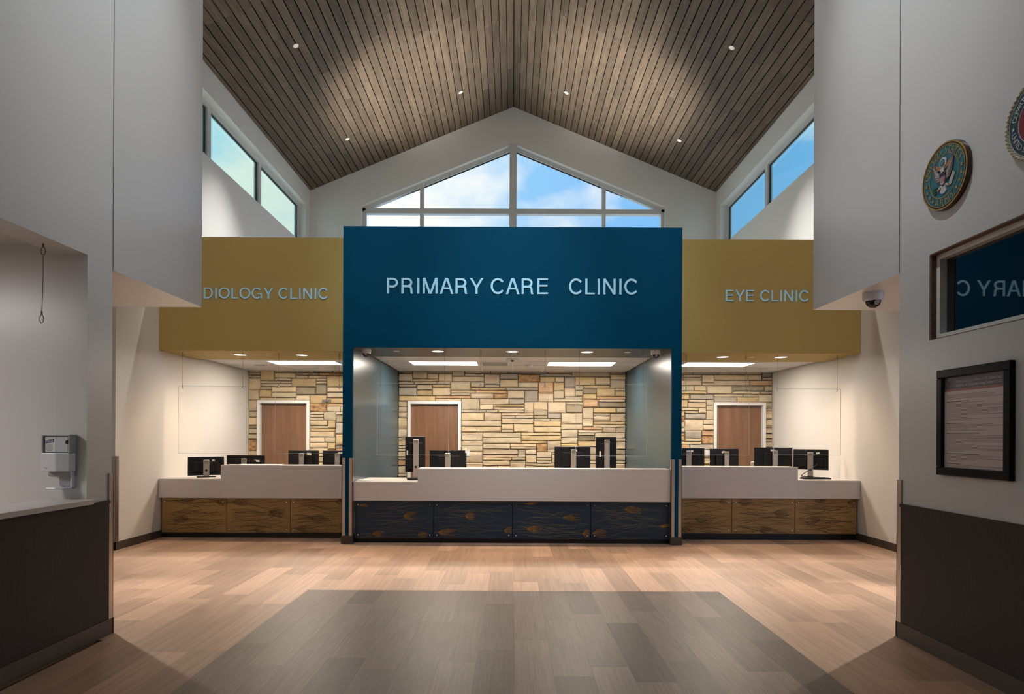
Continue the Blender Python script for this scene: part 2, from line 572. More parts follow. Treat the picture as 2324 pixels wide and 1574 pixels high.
G().box(XL, XL + .013, -4, Y_CORNER + .012, 0, .118).box(XL - .22, XL + .013, Y_CORNER, Y_CORNER + .012, 0, .118).obj('vinyl_base', M['vinyl_base'], wall_left)
G().box(XL, XL + .012, Y_CORNER - .045, Y_CORNER + .006, .118, 1.21).box(XL - .05, XL + .012, Y_CORNER, Y_CORNER + .006, .118, 1.21).obj('corner_guard', M['steel'], wall_left)

wr = G()
WY0, WY1, WZ0, WZ1 = 2.3, 4.43, 2.186, 2.79
wall_with_holes(wr, -4, Y_CORNER, 0, 10, [(WY0, WY1, WZ0, WZ1)], lambda a, b, c0, c1: wr.box(XR, XR + .25, a, b, c0, c1))
wall_right = struct(wr.obj('wall_right', M['white_wall']))
G().box(XR - .010, XR, -4, Y_CORNER - .035, .12, .985).obj('wainscot_panel', M['charcoal'], wall_right)
G().box(XR - .016, XR, -4, Y_CORNER - .035, .985, 1.008).obj('wainscot_cap', M['charcoal'], wall_right)
G().box(XR - .013, XR, -4, Y_CORNER + .012, 0, .118).box(XR - .013, XR + .25, Y_CORNER, Y_CORNER + .012, 0, .118).obj('vinyl_base', M['vinyl_base'], wall_right)
G().box(XR - .012, XR, Y_CORNER - .045, Y_CORNER + .006, .118, 1.185).box(XR - .012, XR + .05, Y_CORNER, Y_CORNER + .006, .118, 1.185).obj('corner_guard', M['steel'], wall_right)

# ---- dropped headers past the near walls
for nm, s, xa in (('wall_left_header', -1, XL), ('wall_right_header', 1, XR)):
    h = struct(G().box(xa, s * 9, Y_CORNER + .012, Y_HEAD, Z_HEAD, 10).obj(nm, M['white_wall']))
    G().box(xa + s * .02, s * 6, Y_CORNER, Y_CORNER + .012, Z_HEAD, 10).obj('panel_joint', M['joint'], h)
    G().box(xa + s * .25, s * 9, Y_CORNER - .25, Y_CORNER, 2.76, 10).obj('wall_panel', M['white_wall'], h)
struct(G().box(-9, 9, -4.2, -4, 0, 10).obj('wall_rear', M['white_wall']))

# ---- side walls of the alcoves (their near ends carry corner guards)
Y_END = 8.18
for nm, s, xa in (('wall_left_side', -1, XSL), ('wall_right_side', 1, XSR)):
    w = struct(G().box(xa, xa + s * .25, Y_END, YS + .2, 0, 4.4).obj(nm, M['side_wall']))
    G().box(xa + s * .25, s * 9, Y_END, Y_END + .2, 0, 4.4).obj('return_wall', M['side_wall'], w)
    G().box(xa, xa - s * .012, Y_END - .012, 9.33, 0, .105).box(xa - s * .012, s * 9, Y_END - .012, Y_END, 0, .105).obj('vinyl_base', M['vinyl_base'], w)
    G().box(xa, xa - s * .010, Y_END - .006, Y_END + .06, .105, 1.22).box(xa - s * .01, xa + s * .06, Y_END - .008, Y_END, .105, 1.22).obj('corner_guard', M['steel'], w)
    # corridor shell, never in view from the photograph's side
    G().box(s * 9, s * 9.2, Y_CORNER, Y_END, 0, 4.4).obj('corridor_end', M['side_wall'], w)
    struct(G().box(s * 5.3, s * 9, Y_HEAD, Y_END, Z_HEAD, 3.0).obj('ceiling_corridor', M['tile']))

# ---- upper walls with clerestory windows
CZ0, CZ1, CY0, CY1 = 5.92, 6.91, 8.25, 14.72
for nm, s, xa, num, pane in (('wall_left_upper', -1, XUL, 2, 'pane_teal'), ('wall_right_upper', 1, XUR, 3, 'pane_teal')):
    gu = G()
    wall_with_holes(gu, Y_HEAD, YG + .3, 4.3, 7.7, [(CY0, CY1, CZ0, CZ1)], lambda a, b, c0, c1: gu.box(xa, xa + s * .25, a, b, c0, c1))
    gu.box(s * 5.3, s * 5.5, Y_HEAD, Y_END + .1, 3.0, 4.6).box(xa, s * 5.5, Y_HEAD, Y_END + .1, 4.2, 4.3)
    gu.box(xa, xa + s * .46, YGD + .2, YG, 3.0, 4.3)
    struct(gu.obj(nm, M['upper_wall']))
    win = struct(bpy.data.objects.new('window_%d' % num, None))
    COL.objects.link(win)
    xf = xa + s * .14
    fr = G()
    fr.box(xf, xf + s * .10, CY0, CY1, CZ1 - .07, CZ1).box(xf, xf + s * .10, CY0, CY1, CZ0, CZ0 + .07)
    fr.box(xf, xf + s * .10, CY1 - .09, CY1, CZ0 + .07, CZ1 - .07).box(xf, xf + s * .10, CY0, CY0 + .09, CZ0 + .07, CZ1 - .07)
    fr.obj('frame', M['win_frame'], win)
    edges = [CY0 + .09, 10.32, 12.40, CY1 - .09]
    for ym in edges[1:3]:
        G().box(xf, xf + s * .10, ym - .06, ym + .06, CZ0 + .07, CZ1 - .07).obj('mullion', M['win_frame'], win)
    for k in range(3):
        a = edges[k] + (.06 if k else 0)
        b = edges[k + 1] - (.06 if k < 2 else 0)
        ga = G()
        z0, z1 = CZ0 + .07, CZ1 - .07
        ga.box(xf + s * .04, xf + s * .06, a, b, z1 - .03, z1).box(xf + s * .04, xf + s * .06, b - .035, b, z0, z1 - .03)
        ga.box(xf + s * .04, xf + s * .06, a, a + .03, z0, z1 - .03).box(xf + s * .04, xf + s * .06, a + .03, b - .035, z0, z0 + .03)
        ga.obj('gasket', M['black_gasket'], win)
        G().box(xf + s * .048, xf + s * .052, a, b, z0, z1).obj('pane', M[pane], win)

# ---- gable wall and its big window
GX0, GX1, GZ0, GSH, GAP = -3.61, 3.63, 4.9, 6.985, 8.465
gg = G()
gg.prism([(XUL - .25, 3), (GX0, 3), (GX0, GSH), (XUL - .25, zc(XUL - .25))], 'y', YG, YG + .3)
gg.prism([(GX0, GSH), (0, GAP), (0, APEX), (XUL - .25, zc(XUL - .25))], 'y', YG, YG + .3)
gg.prism([(GX1, 3), (XUR + .25, 3), (XUR + .25, zc(XUR + .25)), (GX1, GSH)], 'y', YG, YG + .3)
gg.prism([(GX1, GSH), (XUR + .25, zc(XUR + .25)), (0, APEX), (0, GAP)], 'y', YG, YG + .3)
gg.box(GX0, GX1, YG, YG + .3, 3, GZ0)
struct(gg.obj('wall_gable', M['upper_wall']))
win = struct(bpy.data.objects.new('window_1', None))
COL.objects.link(win)
yf0, yf1 = YG + .12, YG + .24
sl = (GAP - GSH) / (-GX0)


def ghead(x, drop=0.0):
    return (GSH + sl * (x - GX0) if x < 0 else GSH + (GAP - GSH) * (GX1 - x) / GX1) - drop


T = 0.10
G().prism([(GX0, GSH), (0, GAP), (0, GAP - T), (GX0, GSH - T)], 'y', yf0, yf1).obj('sloped_frame', M['win_frame'], win)
G().prism([(0, GAP), (GX1, GSH), (GX1, GSH - T), (0, GAP - T)], 'y', yf0, yf1).obj('sloped_frame', M['win_frame'], win)
for a, b in ((GX0, GX0 + .08), (GX1 - .08, GX1)):
    G().box(a, b, yf0, yf1, GZ0, GSH - .02).obj('jamb', M['win_frame'], win)
G().box(GX0, GX1, yf0, yf1, GZ0, GZ0 + .08).obj('sill', M['win_frame'], win)
G().box(-.085, .085, YG - .02, yf1, GZ0, GAP - .01).obj('center_mullion', M['win_frame'], win)
TZ = 6.89
for a, b in ((GX0 + .08, -.085), (.085, GX1 - .08)):
    G().box(a, b, yf0 - .03, yf1, TZ - .06, TZ + .06).obj('transom', M['win_frame'], win)
MX = (-2.19, 2.18)
for xm in MX:
    G().prism([(xm - .045, GZ0), (xm + .045, GZ0), (xm + .045, ghead(xm + .045, .09)), (xm - .045, ghead(xm - .045, .09))], 'y', yf0 + .01, yf1).obj('mullion', M['win_frame'], win)
xs = [(GX0 + .08, MX[0] - .045), (MX[0] + .045, -.085), (.085, MX[1] - .045), (MX[1] + .045, GX1 - .08)]
for a, b in xs:
    G().box(a, b, YG + .178, YG + .182, GZ0 + .08, TZ - .06).obj('pane', M['pane'], win)
    pts = [(a, TZ + .06), (b, TZ + .06), (b, max(TZ + .061, ghead(b, T))), (a, max(TZ + .061, ghead(a, T)))]
    G().prism(pts, 'y', YG + .178, YG + .182).obj('pane', M['pane'], win)
    # dark gasket line under the sloped head
    if a > 0:
        p = [(a, ghead(a, T)), (b, max(ghead(b, T), TZ + .06)), (b, max(ghead(b, T + .025), TZ + .06)), (a, ghead(a, T + .025))]
    else:
        p = [(a, max(ghead(a, T), TZ + .06)), (b, ghead(b, T)), (b, ghead(b, T + .025)), (a, max(ghead(a, T + .025), TZ + .06))]
    G().prism(p, 'y', YG + .165, YG + .177).obj('gasket', M['black_gasket'], win)

# ---- sloped wood ceilings: boards with dark gaps
NB = 35.5
BP = 4.84 / NB                      # board pitch, horizontal
cosA = 1 / math.sqrt(1 + SLOPE ** 2)
ang = math.atan(SLOPE)
BW = BP / cosA
bm_cache = {}


def board_mesh(L, w):
    k = (round(L, 2), round(w, 4))
    if k not in bm_cache:
        bm_cache[k] = G().box(0.008, w - .008, 0, L - .0015, 0, .02).mesh('ceiling_board', M['wood_board'], bevel=.0015, seg=1)
    return bm_cache[k]


Y_B0 = 9.2
for nm, s in (('ceiling_left', -1), ('ceiling_right', 1)):
    r = G()
    r.prism([(0, APEX + .03), (s * 5.1, zc(5.1) + .03), (s * 5.1, zc(5.1) + .33), (0, APEX + .33)], 'y', -4.2, YG + .4)
    ce = struct(r.obj(nm, M['dark_gap']))
    rest = G()
    for k in range(36):
        x0 = k * BP
        w = BW if k < 35 else BW * .5
        y = Y_B0
        first = True
        # plain run of boards nearer than the picture shows
        q = s * x0, s * (x0 + w * cosA)
        i0, i1 = x0 + .008 * cosA, x0 + (w - .008) * cosA
        rest.prism([(s * i0, zc(i0)), (s * i1, zc(i1)), (s * i1, zc(i1) + .02), (s * i0, zc(i0) + .02)], 'y', -4, Y_B0)
        while y < YG - .01:
            L = rnd.choice((0.8, 1.2, 1.6, 2.0)) if first else rnd.choice((1.8, 2.2, 2.6, 3.0))
            first = False
            if YG - (y + L) < .7: L = YG - y
            o = link('ceiling_board', board_mesh(L, w), ce)
            # board local x runs down the slope
            if s > 0:
                o.matrix_local = Matrix.Translation((x0, y, zc(x0))) @ Matrix.Rotation(ang, 4, 'Y')
            else:
                o.matrix_local = Matrix.Translation((-x0 - w * cosA, y, zc(x0 + w * cosA))) @ Matrix.Rotation(-ang, 4, 'Y')
            y += L
    stuff(rest.obj('ceiling_boards_rest', M['wood_board'], ce))

# ---- blue portal
XP = 2.36
pilI = 2.222
por = struct(G().box(-XP, XP, YB, YB + .012, Z_SOF, Z_TOP_B).box(-XP, XP, YB + .012, YB + .35, Z_SOF + .04, Z_TOP_B).box(-XP, -XP + .1, YB + .35, 10.2, Z_SOF, Z_TOP_B).box(XP - .1, XP, YB + .35, 10.2, Z_SOF, Z_TOP_B)
             .obj('wall_portal', M['blue']))
for s in (-1, 1):
    G().box(s * pilI, s * XP, YB, YB + .30, 0, Z_SOF).obj('pilaster', M['blue'], por)
    G().box(s * pilI, s * XP, YB + .30, YS, 0, Z_SOF + .3).obj('inner_side_wall', M['slate'], por)
    G().box(s * (pilI - .002), s * (pilI + .004), YB + .042, YB + .30, .12, Z_SOF).obj('inner_side_panel', M['slate'], por)
    G().box(s * (pilI - .012), s * (XP + .012), YB - .012, YB + .06, 0, .112).obj('vinyl_base', M['vinyl_base'], por)
    for xa, t in ((pilI, 1), (XP, -1)):
        cg = G()
        cg.box(s * (xa - t * .006), s * (xa + t * .042), YB - .006, YB, .112, 1.19)
        cg.box(s * (xa - t * .006), s * xa, YB - .006, YB + .04, .112, 1.19)
        cg.obj('corner_guard', M['steel'], por)
G().box(-pilI, pilI, YB + .012, 9.79, Z_SOF, Z_SOF + .04).obj('soffit', M['soffit_gray'], por)

# ---- gold fascias
for nm, s, xs_ in (('wall_left_fascia', -1, XSL), ('wall_right_fascia', 1, XSR)):
    struct(G().box(s * XP, xs_, YGD, 10.25, Z_SOF, 3.0).box(s * XP, xs_, YGD, YGD + .2, 3.0, Z_TOP_G).obj(nm, M['gold']))
struct(G().box(-5.3, 5.3, YGD + .2, YG, 3.05, 3.2).obj('ceiling_low_roof', M['roof_dark']))

# ---- tiled ceilings of the counters
TY = [9.6, 10.03, 10.64, 11.25, 11.86, YS]


def tiles(nm, xsb, troffers, y0):
    top = struct(G().box(xsb[0], xsb[-1], y0, YS, Z_TILE + .02, Z_TILE + .06).obj(nm, M['tbar']))
    ys = [y0] + [t for t in TY if t > y0 + .05]
    for j in range(len(ys) - 1):
        for i in range(len(xsb) - 1):
            if (i, round(ys[j], 2)) in troffers: continue
            G().box(xsb[i] + .012, xsb[i + 1] - .012, ys[j] + .012, ys[j + 1] - .012, Z_TILE, Z_TILE + .02).obj('ceiling_tile', M['tile'], top)
    for xx in xsb[1:-1]:
        G().box(xx - .012, xx + .012, y0, YS, Z_TILE - .006, Z_TILE + .02).obj('t_bar', M['tbar'], top)
    for yy in ys[1:-1]:
        G().box(xsb[0], xsb[-1], yy - .012, yy + .012, Z_TILE - .0055, Z_TILE + .019).obj('t_bar', M['tbar'], top)
    return top


tiles('ceiling_center', [-pilI, -1.79, -.57, 0.005, .58, 1.80, pilI], {(1, 10.64), (4, 10.64)}, 9.79)
tiles('ceiling_left_alcove', [XSL, -4.21, -2.99, -XP], {(1, 10.64)}, 10.25)
tiles('ceiling_right_alcove', [XP, 2.93, 4.15, XSR], {(1, 10.64)}, 10.25)

# ---- stone wall with three doors
DOORS = [(-4.965, -3.945), (-2.035, -0.995), (3.93, 4.94)]
DTOP = 2.185
gw = G()
wall_with_holes(gw, -5.4, 5.4, 0, 3.0, [(a, b, 0, DTOP) for a, b in DOORS], lambda a, b, c0, c1: gw.box(a, b, YS + .05, YS + .35, c0, c1))
wb = struct(gw.obj('wall_back', MORTAR))


def stones(x0, x1, z0, z1, holes):
    U, H = .03, .0545
    nu, nh = int(round((x1 - x0) / U)), int(round((z1 - z0) / H))
    occ = [[False] * nu for _ in range(nh)]
    for (a, b, c0, c1) in holes:
        for j in range(nh):
            for i in range(nu):
                xc_, zc_ = x0 + (i + .5) * U, z0 + (j + .5) * H
                if a < xc_ < b and c0 < zc_ < c1: occ[j][i] = True
    out = []
    for j in range(nh):
        i = 0
        while i < nu:
            if occ[j][i]:
                i += 1
                continue
            free = 0
            while i + free < nu and not occ[j][i + free]: free += 1
            h = rnd.choices((1, 2, 3, 4), (30, 44, 21, 5))[0]
            wm = {1: (8, 26), 2: (8, 26), 3: (7, 18), 4: (7, 12)}[h]
            w = rnd.randint(*wm)
            if free - w < 5: w = free
            w = min(w, free, 30)
            h = min(h, nh - j)
            while h > 1 and any(occ[j + d][i + e] for d in range(h) for e in range(w)): h -= 1
            for d in range(h):
                for e in range(w): occ[j + d][i + e] = True
            out.append((x0 + i * U, x0 + (i + w) * U, z0 + j * H, z0 + (j + h) * H))
            i += w
    return out


def stone_geo(g_, a, b, c0, c1, rough):
    """rough-faced ashlar block: a displaced front grid with dropped edges"""
    gap = .004
    a += gap; b -= gap; c0 += gap; c1 -= gap
    nx = max(2, min(6, int((b - a) / .09)))
    nz_ = 2 if c1 - c0 < .1 else 3
    sx, sz = rnd.uniform(0, 100), rnd.uniform(0, 100)
    base = rnd.uniform(-.006, .012)
    vs, fs = [], []
    us = [0, .04] + [k / nx for k in range(1, nx)] + [.96, 1]
    ws = [0, .12] + [k / nz_ for k in range(1, nz_)] + [.88, 1]
    for jw, w in enumerate(ws):
        for iu, u in enumerate(us):
            X, Z = a + (b - a) * u, c0 + (c1 - c0) * w
            edge = iu in (0, len(us) - 1) or jw in (0, len(ws) - 1)
            n = noise.noise(Vector((X * 6 + sx, Z * 12 + sz, 0))) * rough
            wob = noise.noise(Vector((X * 9 + sz, Z * 9, 5))) * .006
            d = base + n + .008
            if edge: d = -.012
            vs.append((X + (wob if 0 < iu < len(us) - 1 else wob * .5), YS - d, Z + wob * .8))
    nu_ = len(us)
    for jw in range(len(ws) - 1):
        for iu in range(nu_ - 1):
            k = jw * nu_ + iu
            fs.append((k, k + 1, k + nu_ + 1, k + nu_))
    # sides back into the mortar bed
    ring = [iu for iu in range(nu_)] + [jw * nu_ + nu_ - 1 for jw in range(1, len(ws))] + \
           [(len(ws) - 1) * nu_ + iu for iu in range(nu_ - 2, -1, -1)] + [jw * nu_ for jw in range(len(ws) - 2, 0, -1)]
    n0 = len(vs)
    for q in ring: vs.append((vs[q][0], YS + .06, vs[q][2]))
    m_ = len(ring)
    for q in range(m_):
        fs.append((ring[q], n0 + q, n0 + (q + 1) % m_, ring[(q + 1) % m_]))
    g_.add(vs, fs)


allst = []
Z0S = .60
for x0, x1, hole in ((XSL, -2.81, DOORS[0]), (-pilI, pilI, DOORS[1]), (2.80, XSR, DOORS[2])):
    zlow = Z0S if x0 < -2 and x1 > 2 else .82
    allst += stones(x0, x1, zlow, 2.77, [(hole[0], hole[1], 0, DTOP)])
allst.sort(key=lambda s_: -(s_[1] - s_[0]) * (s_[3] - s_[2]))
rest = G()
for i, (a, b, c0, c1) in enumerate(allst):
    m = rnd.choices(STONE, (24, 24, 14, 18, 10, 5, 4, 3))[0]
    rough = .006 if c0 > 2.15 else .034
    if i < 298:
        gs = G()
        stone_geo(gs, a, b, c0, c1, rough)
        gs.obj('stone', m, wb, smooth=True)
    else:
        stone_geo(rest, a, b, c0, c1, rough)
if rest.v:
    stuff(rest.obj('small_stones', STONE[1], wb, smooth=True))
print('STONES', len(allst), 'PLANKS', n_planks)
# wall below the stones that hide behind the counters
gw = G()
wall_with_holes(gw, -5.2, 5.2, 0, .82, [(a, b, 0, .82) for a, b in DOORS], lambda a, b, c0, c1: gw.box(a, b, YS + .03, YS + .052, c0, c1))
gw.obj('lower_wall', MORTAR, wb)
for i, (a, b) in enumerate(DOORS):
    d = struct(bpy.data.objects.new('door_%d' % (i + 1), None))
    COL.objects.link(d)
    T_ = .055
    f = G()
    f.box(a, a + T_, YS - .045, YS + .16, 0, DTOP).box(b - T_, b, YS - .045, YS + .16, 0, DTOP).box(a + T_, b - T_, YS - .045, YS + .16, DTOP - T_, DTOP)
    f.box(a + T_, a + T_ + .02, YS + .11, YS + .16, 0, DTOP - T_).box(b - T_ - .02, b - T_, YS + .11, YS + .16, 0, DTOP - T_)
    f.obj('door_frame', M['white_frame'], d)
    leaf = G().box(a + T_ + .003, b - T_ - .003, YS + .055, YS + .10, .01, DTOP - T_ - .004).obj('door_leaf', M['door_wood'], d)
    k = G()
    hx = b - T_ - .09
    k.lathe([(.026, 0), (.026, .008), (.012, .010), (.012, .05)], (hx, YS + .055, 1.0), 'y', 12, -1)
    k.tube([(hx, YS + .008, 1.0), (hx - .11, YS + .008, 1.0)], .009, 8)
    k.obj('lever_handle', M['chrome'], leaf)

# ================================================================== SIGNS
SW = .132


def clip(poly, lo, hi):
    for sgn, lim in ((1, lo), (-1, -hi)):
        out = []
        for i in range(len(poly)):
            p, q = poly[i], poly[(i + 1) % len(poly)]
            a, b = sgn * p[1] - lim, sgn * q[1] - lim
            if a >= 0: out.append(p)
            if (a < 0) != (b < 0):
                t = a / (a - b)
                out.append((p[0] + (q[0] - p[0]) * t, p[1] + (q[1] - p[1]) * t))
        poly = out
        if not poly: return []
    return poly


def stroke(pts, w=SW, closed=False):
    polys = []
    n = len(pts)
    L, R = [], []
    for i in range(n):
        p = pts[i]
        a = pts[i - 1] if (i or closed) else None
        b = pts[(i + 1) % n] if (i < n - 1 or closed) else None
        def nrm(u, v):
            d = (v[0] - u[0], v[1] - u[1])
            l = math.hypot(*d) or 1
            return (-d[1] / l, d[0] / l)
        if a and b:
            n1, n2 = nrm(a, p), nrm(p, b)
            m_ = (n1[0] + n2[0], n1[1] + n2[1])
            l = math.hypot(*m_) or 1
            m_ = (m_[0] / l, m_[1] / l)
            k = 1 / max(.35, m_[0] * n1[0] + m_[1] * n1[1])
            nn = (m_[0] * k, m_[1] * k)
        else:
            nn = nrm(a, p) if a else nrm(p, b)
        L.append((p[0] + nn[0] * w / 2, p[1] + nn[1] * w / 2))
        R.append((p[0] - nn[0] * w / 2, p[1] - nn[1] * w / 2))
    for i in range(n if closed else n - 1):
        j = (i + 1) % n
        polys.append([R[i], R[j], L[j], L[i]])
    return polys


def arc(cx, cy, rx, ry, a0, a1, n=20):
    return [(cx + rx * math.cos(math.radians(a0 + (a1 - a0) * k / n)), cy + ry * math.sin(math.radians(a0 + (a1 - a0) * k / n))) for k in range(n + 1)]


h = SW / 2


def glyph(c):
    """sans capitals, cap height 1: (polygons, left bearing, width, advance)"""
    if c == 'I': return stroke([(h, 0), (h, 1)]), .13, SW, .387
    if c == 'P' or c == 'R':
        w = .68
        r = .265
        mid = .45 if c == 'P' else .47
        ry = (1 - h - mid) / 2
        p = stroke([(h, 0), (h, 1)]) + stroke([(h, 1 - h)] + arc(w - h - r + .02, mid + ry, r, ry, 90, -90, 14) + [(h, mid)])
        if c == 'R':
            p += stroke([(.40, mid), (.52, mid - .01), (.60, mid - .07), (.635, mid - .17), (.645, .12), (.665, .05), (.70, -.02)])
            return p, .11, .72, 1.0
        return p, .11, w, .92
    if c == 'M':
        w = .94
        return stroke([(h, 0), (h, 1)]) + stroke([(w - h, 0), (w - h, 1)]) + stroke([(h + .01, 1.05), (w / 2, -.06)]) + stroke([(w / 2, -.06), (w - h - .01, 1.05)]), .10, w, 1.15
    if c == 'A':
        w = .87
        return stroke([(.055, -.05), (w / 2 - .01, 1.04)]) + stroke([(w / 2 + .01, 1.04), (w - .055, -.05)]) + stroke([(.20, .345), (w - .20, .345)], .11), .03, w, .93
    if c == 'Y':
        w = .88
        return stroke([(.055, 1.05), (w / 2, .40)]) + stroke([(w - .055, 1.05), (w / 2, .40)]) + stroke([(w / 2, 0), (w / 2, .44)]), .02, w, .92
    if c == 'C': return stroke(arc(.455, .5, .455 - h, .512 - h, 36, 324, 28)), .06, .87, 1.0
    if c == 'O': return stroke(arc(.485, .5, .485 - h, .512 - h, 0, 348.75, 31), closed=True), .055, .97, 1.08
    if c == 'G':
        p = stroke(arc(.46, .5, .46 - h, .512 - h, 38, 312, 28)) + stroke([(.50, .455), (.905, .455)], .11) + stroke([(.85, .45), (.85, 0)], .105)
        return p, .06, .91, 1.08
    if c == 'E':
        w = .68
        return stroke([(h, 0), (h, 1)]) + [q for y in (1 - .055, .535, .055) for q in stroke([(h, y), (w - (.03 if y == .535 else 0), y)], .11)], .115, w, .92
    if c == 'L': return stroke([(h, 0), (h, 1)]) + stroke([(h, .055), (.60, .055)], .11), .11, .60, .774
    if c == 'N':
        w = .78
        return stroke([(h, 0), (h, 1)]) + stroke([(w - h, 0), (w - h, 1)]) + stroke([(h, 1.0), (w - h, 0)], .135), .105, w, 1.0
    if c == 'U':
        w = .78
        return stroke([(h, 1)] + arc(w / 2, .335, w / 2 - h, .345 - h, 180, 360, 16) + [(w - h, 1)]), .11, w, 1.0
    if c == 'D':
        w = .80
        return stroke([(h, 0), (h, 1)]) + stroke([(h, 1 - .055), (.36, 1 - .055)] + arc(.36, .5, w - .36 - h, .445, 88, -88, 18) + [(.36, .055), (h, .055)], .115), .105, w, 1.0
    return [], 0, 0, .387


def text_width(s):
    return sum(glyph(c)[3] for c in s)


def sign(body, x_start, x_end, zb, cap, yface, label, gap3=None):
    """raised capitals standing off a fascia; the run is fitted between x_start and x_end"""
    t = thing('sign_lettering', label, 'sign', ((x_start + x_end) / 2, yface - .012, zb))
    first, last = glyph(body[0]), glyph(body[-1])
    nat = text_width(body) - first[1] - (last[3] - last[1] - last[2])
    k = (x_end - x_start) / (nat * cap)
    x = -first[1] * cap * k
    mid = (x_start + x_end) / 2
    for c in body:
        polys, lb, w, adv = glyph(c)
        if polys:
            g_ = G()
            for i_, p in enumerate(polys):
                p = clip(p, -.013, 1.013)
                if len(p) > 2:
                    g_.prism([(q[0] * cap * k, q[1] * cap) for q in p], 'y', -.00012 * i_, .012)
            o = g_.obj('letter', M['letter'], t)
            o.location = (x_start + x + lb * cap * k - mid, 0, 0)
        x += adv * cap * k
    return t


xa, zb = px(878, 666, YB - .02)
xb, _ = px(1448, 668, YB - .02)
sign('PRIMARY CARE   CLINIC', xa, xb, px(1163, 667.2, YB)[1], 35.6 / F_PX * YB, YB, 'large pale lettering PRIMARY CARE CLINIC on the dark blue fascia')
xd, _ = px(463, 677, YGD)
xe, _ = px(745, 678, YGD)
natD = text_width('DIOLOGY CLINIC') - glyph('D')[1] - (glyph('C')[3] - glyph('C')[1] - glyph('C')[2])
natA = text_width('AUDIOLOGY CLINIC') - glyph('A')[1] - (glyph('C')[3] - glyph('C')[1] - glyph('C')[2])
sign('AUDIOLOGY CLINIC', xe - (xe - xd) * natA / natD, xe, px(600, 677.8, YGD)[1], 25.0 / F_PX * YGD, YGD,
     'pale raised lettering AUDIOLOGY CLINIC on gold fascia, partly hidden by the white header')
sign('EYE CLINIC', px(1647, 683, YGD)[0], px(1835, 683, YGD)[0], px(1740, 683.6, YGD)[1], 25.2 / F_PX * YGD, YGD,
     'pale raised lettering EYE CLINIC on gold fascia')

# ================================================================== LIGHT FITTINGS
def downlight(loc, r, lens, label, group, slope=0.0, power=0, deg=100, color=WARM, name='recessed_downlight'):
    t = thing(name, label, 'downlight', loc, 0, group)
    t.rotation_euler = (0, slope, 0)
    G().lathe([(r, 0), (r, -.004), (r * .86, -.006), (r * .82, -.002), (r * .82, 0)], (0, 0, 0), 'z', 28).obj('trim_ring', M['off_white'], t, smooth=True)
    G().lathe([(r * .80, -.0015), (r * .80, -.0035)], (0, 0, 0), 'z', 28).obj('lens', M[lens], t)
    if power:
        spot((loc[0], loc[1], loc[2] - .012), (loc[0], loc[1], 0), power, deg, color, .8, .04)
    return t


side_word = {-1: 'AUDIOLOGY', 1: 'EYE'}
for s in (-1, 1):
    for xx, yy, ds in ((3.56, 10.29, 'outer front'), (1.134, 13.52, 'beside the ridge near'), (3.56, 13.52, 'low on the slope near')):
        lab = {('outer front'): 'small round downlight in sloped wood ceiling, nearest the camera above the %s side' % side_word[s],
               ('beside the ridge near'): 'small round downlight beside the ceiling ridge on the %s side' % side_word[s],
               ('low on the slope near'): 'small round downlight low on wood ceiling near the gable, %s side' % side_word[s]}[ds]
        downlight((s * xx, yy, zc(xx) - .002), .052, 'ceil_lens', lab, 'downlights in the sloped wood ceiling', slope=s * ang)
for i, xx in enumerate((-1.08, 0.0, 1.08)):
    downlight((xx, 9.13, Z_SOF), .10, 'down_lens', ('round downlight in gray soffit above the portrait monitor by the wooden door',
              'round downlight in the middle of the gray soffit of the blue portal', 'round downlight in gray soffit above the tall portrait monitor, away from the door')[i],
              'downlights of the blue portal soffit', power=170, deg=140)
for s, pts_ in ((-1, ((545, 806), (685, 807))), (1, ((1640, 811), (1772, 811)))):
    for i, (a, b) in enumerate(pts_):
        outer = (i == 0) == (s < 0)
        downlight((px(a, b, 9.63)[0], 9.63, Z_SOF), .10, 'down_lens',
                  'warm round downlight in gold %s soffit, %s' % (side_word[s], 'next to the white side wall' if outer else 'next to the blue portal'),
                  'downlights of the gold soffits', power=95, deg=150)


def troffer(x0, x1, label):
    t = thing('troffer_light', label, 'ceiling light', ((x0 + x1) / 2, 10.945, Z_TILE), 0, 'recessed rectangular ceiling lights')
    w = (x1 - x0) / 2 - .012
    fr = G()
    fr.box(-w, w, -.293, -.263, -.005, .02).box(-w, w, .263, .293, -.005, .02).box(-w, -w + .03, -.263, .263, -.005, .02).box(w - .03, w, -.263, .263, -.005, .02)
    fr.obj('frame', M['tbar'], t)
    for k in range(2):
        G().box(-w + .03, w - .03, -.263 + .268 * k, -.005 + .268 * k, .004, .012).obj('lens', M['lens'], t)
    G().box(-w + .03, w - .03, -.005, .005, -.001, .015).obj('center_bar', M['tbar'], t)


troffer(-1.79, -.57, 'lit rectangular ceiling light above the wooden door inside the blue portal')
troffer(.58, 1.80, 'lit rectangular ceiling light away from the door inside the blue portal')
troffer(-4.21, -2.99, 'lit rectangular ceiling light above the AUDIOLOGY counter')
troffer(2.93, 4.15, 'lit rectangular ceiling light above the EYE CLINIC counter')


def disc(name, label, cat, c, r, hgt, m, group=None):
    o = G().lathe([(r, 0), (r, -hgt * .5), (r * .8, -hgt), (r * .3, -hgt * 1.05)], (0, 0, 0), 'z', 24).obj(name, m, smooth=True)
    o.location = c
    return tag(o, label, cat, group)


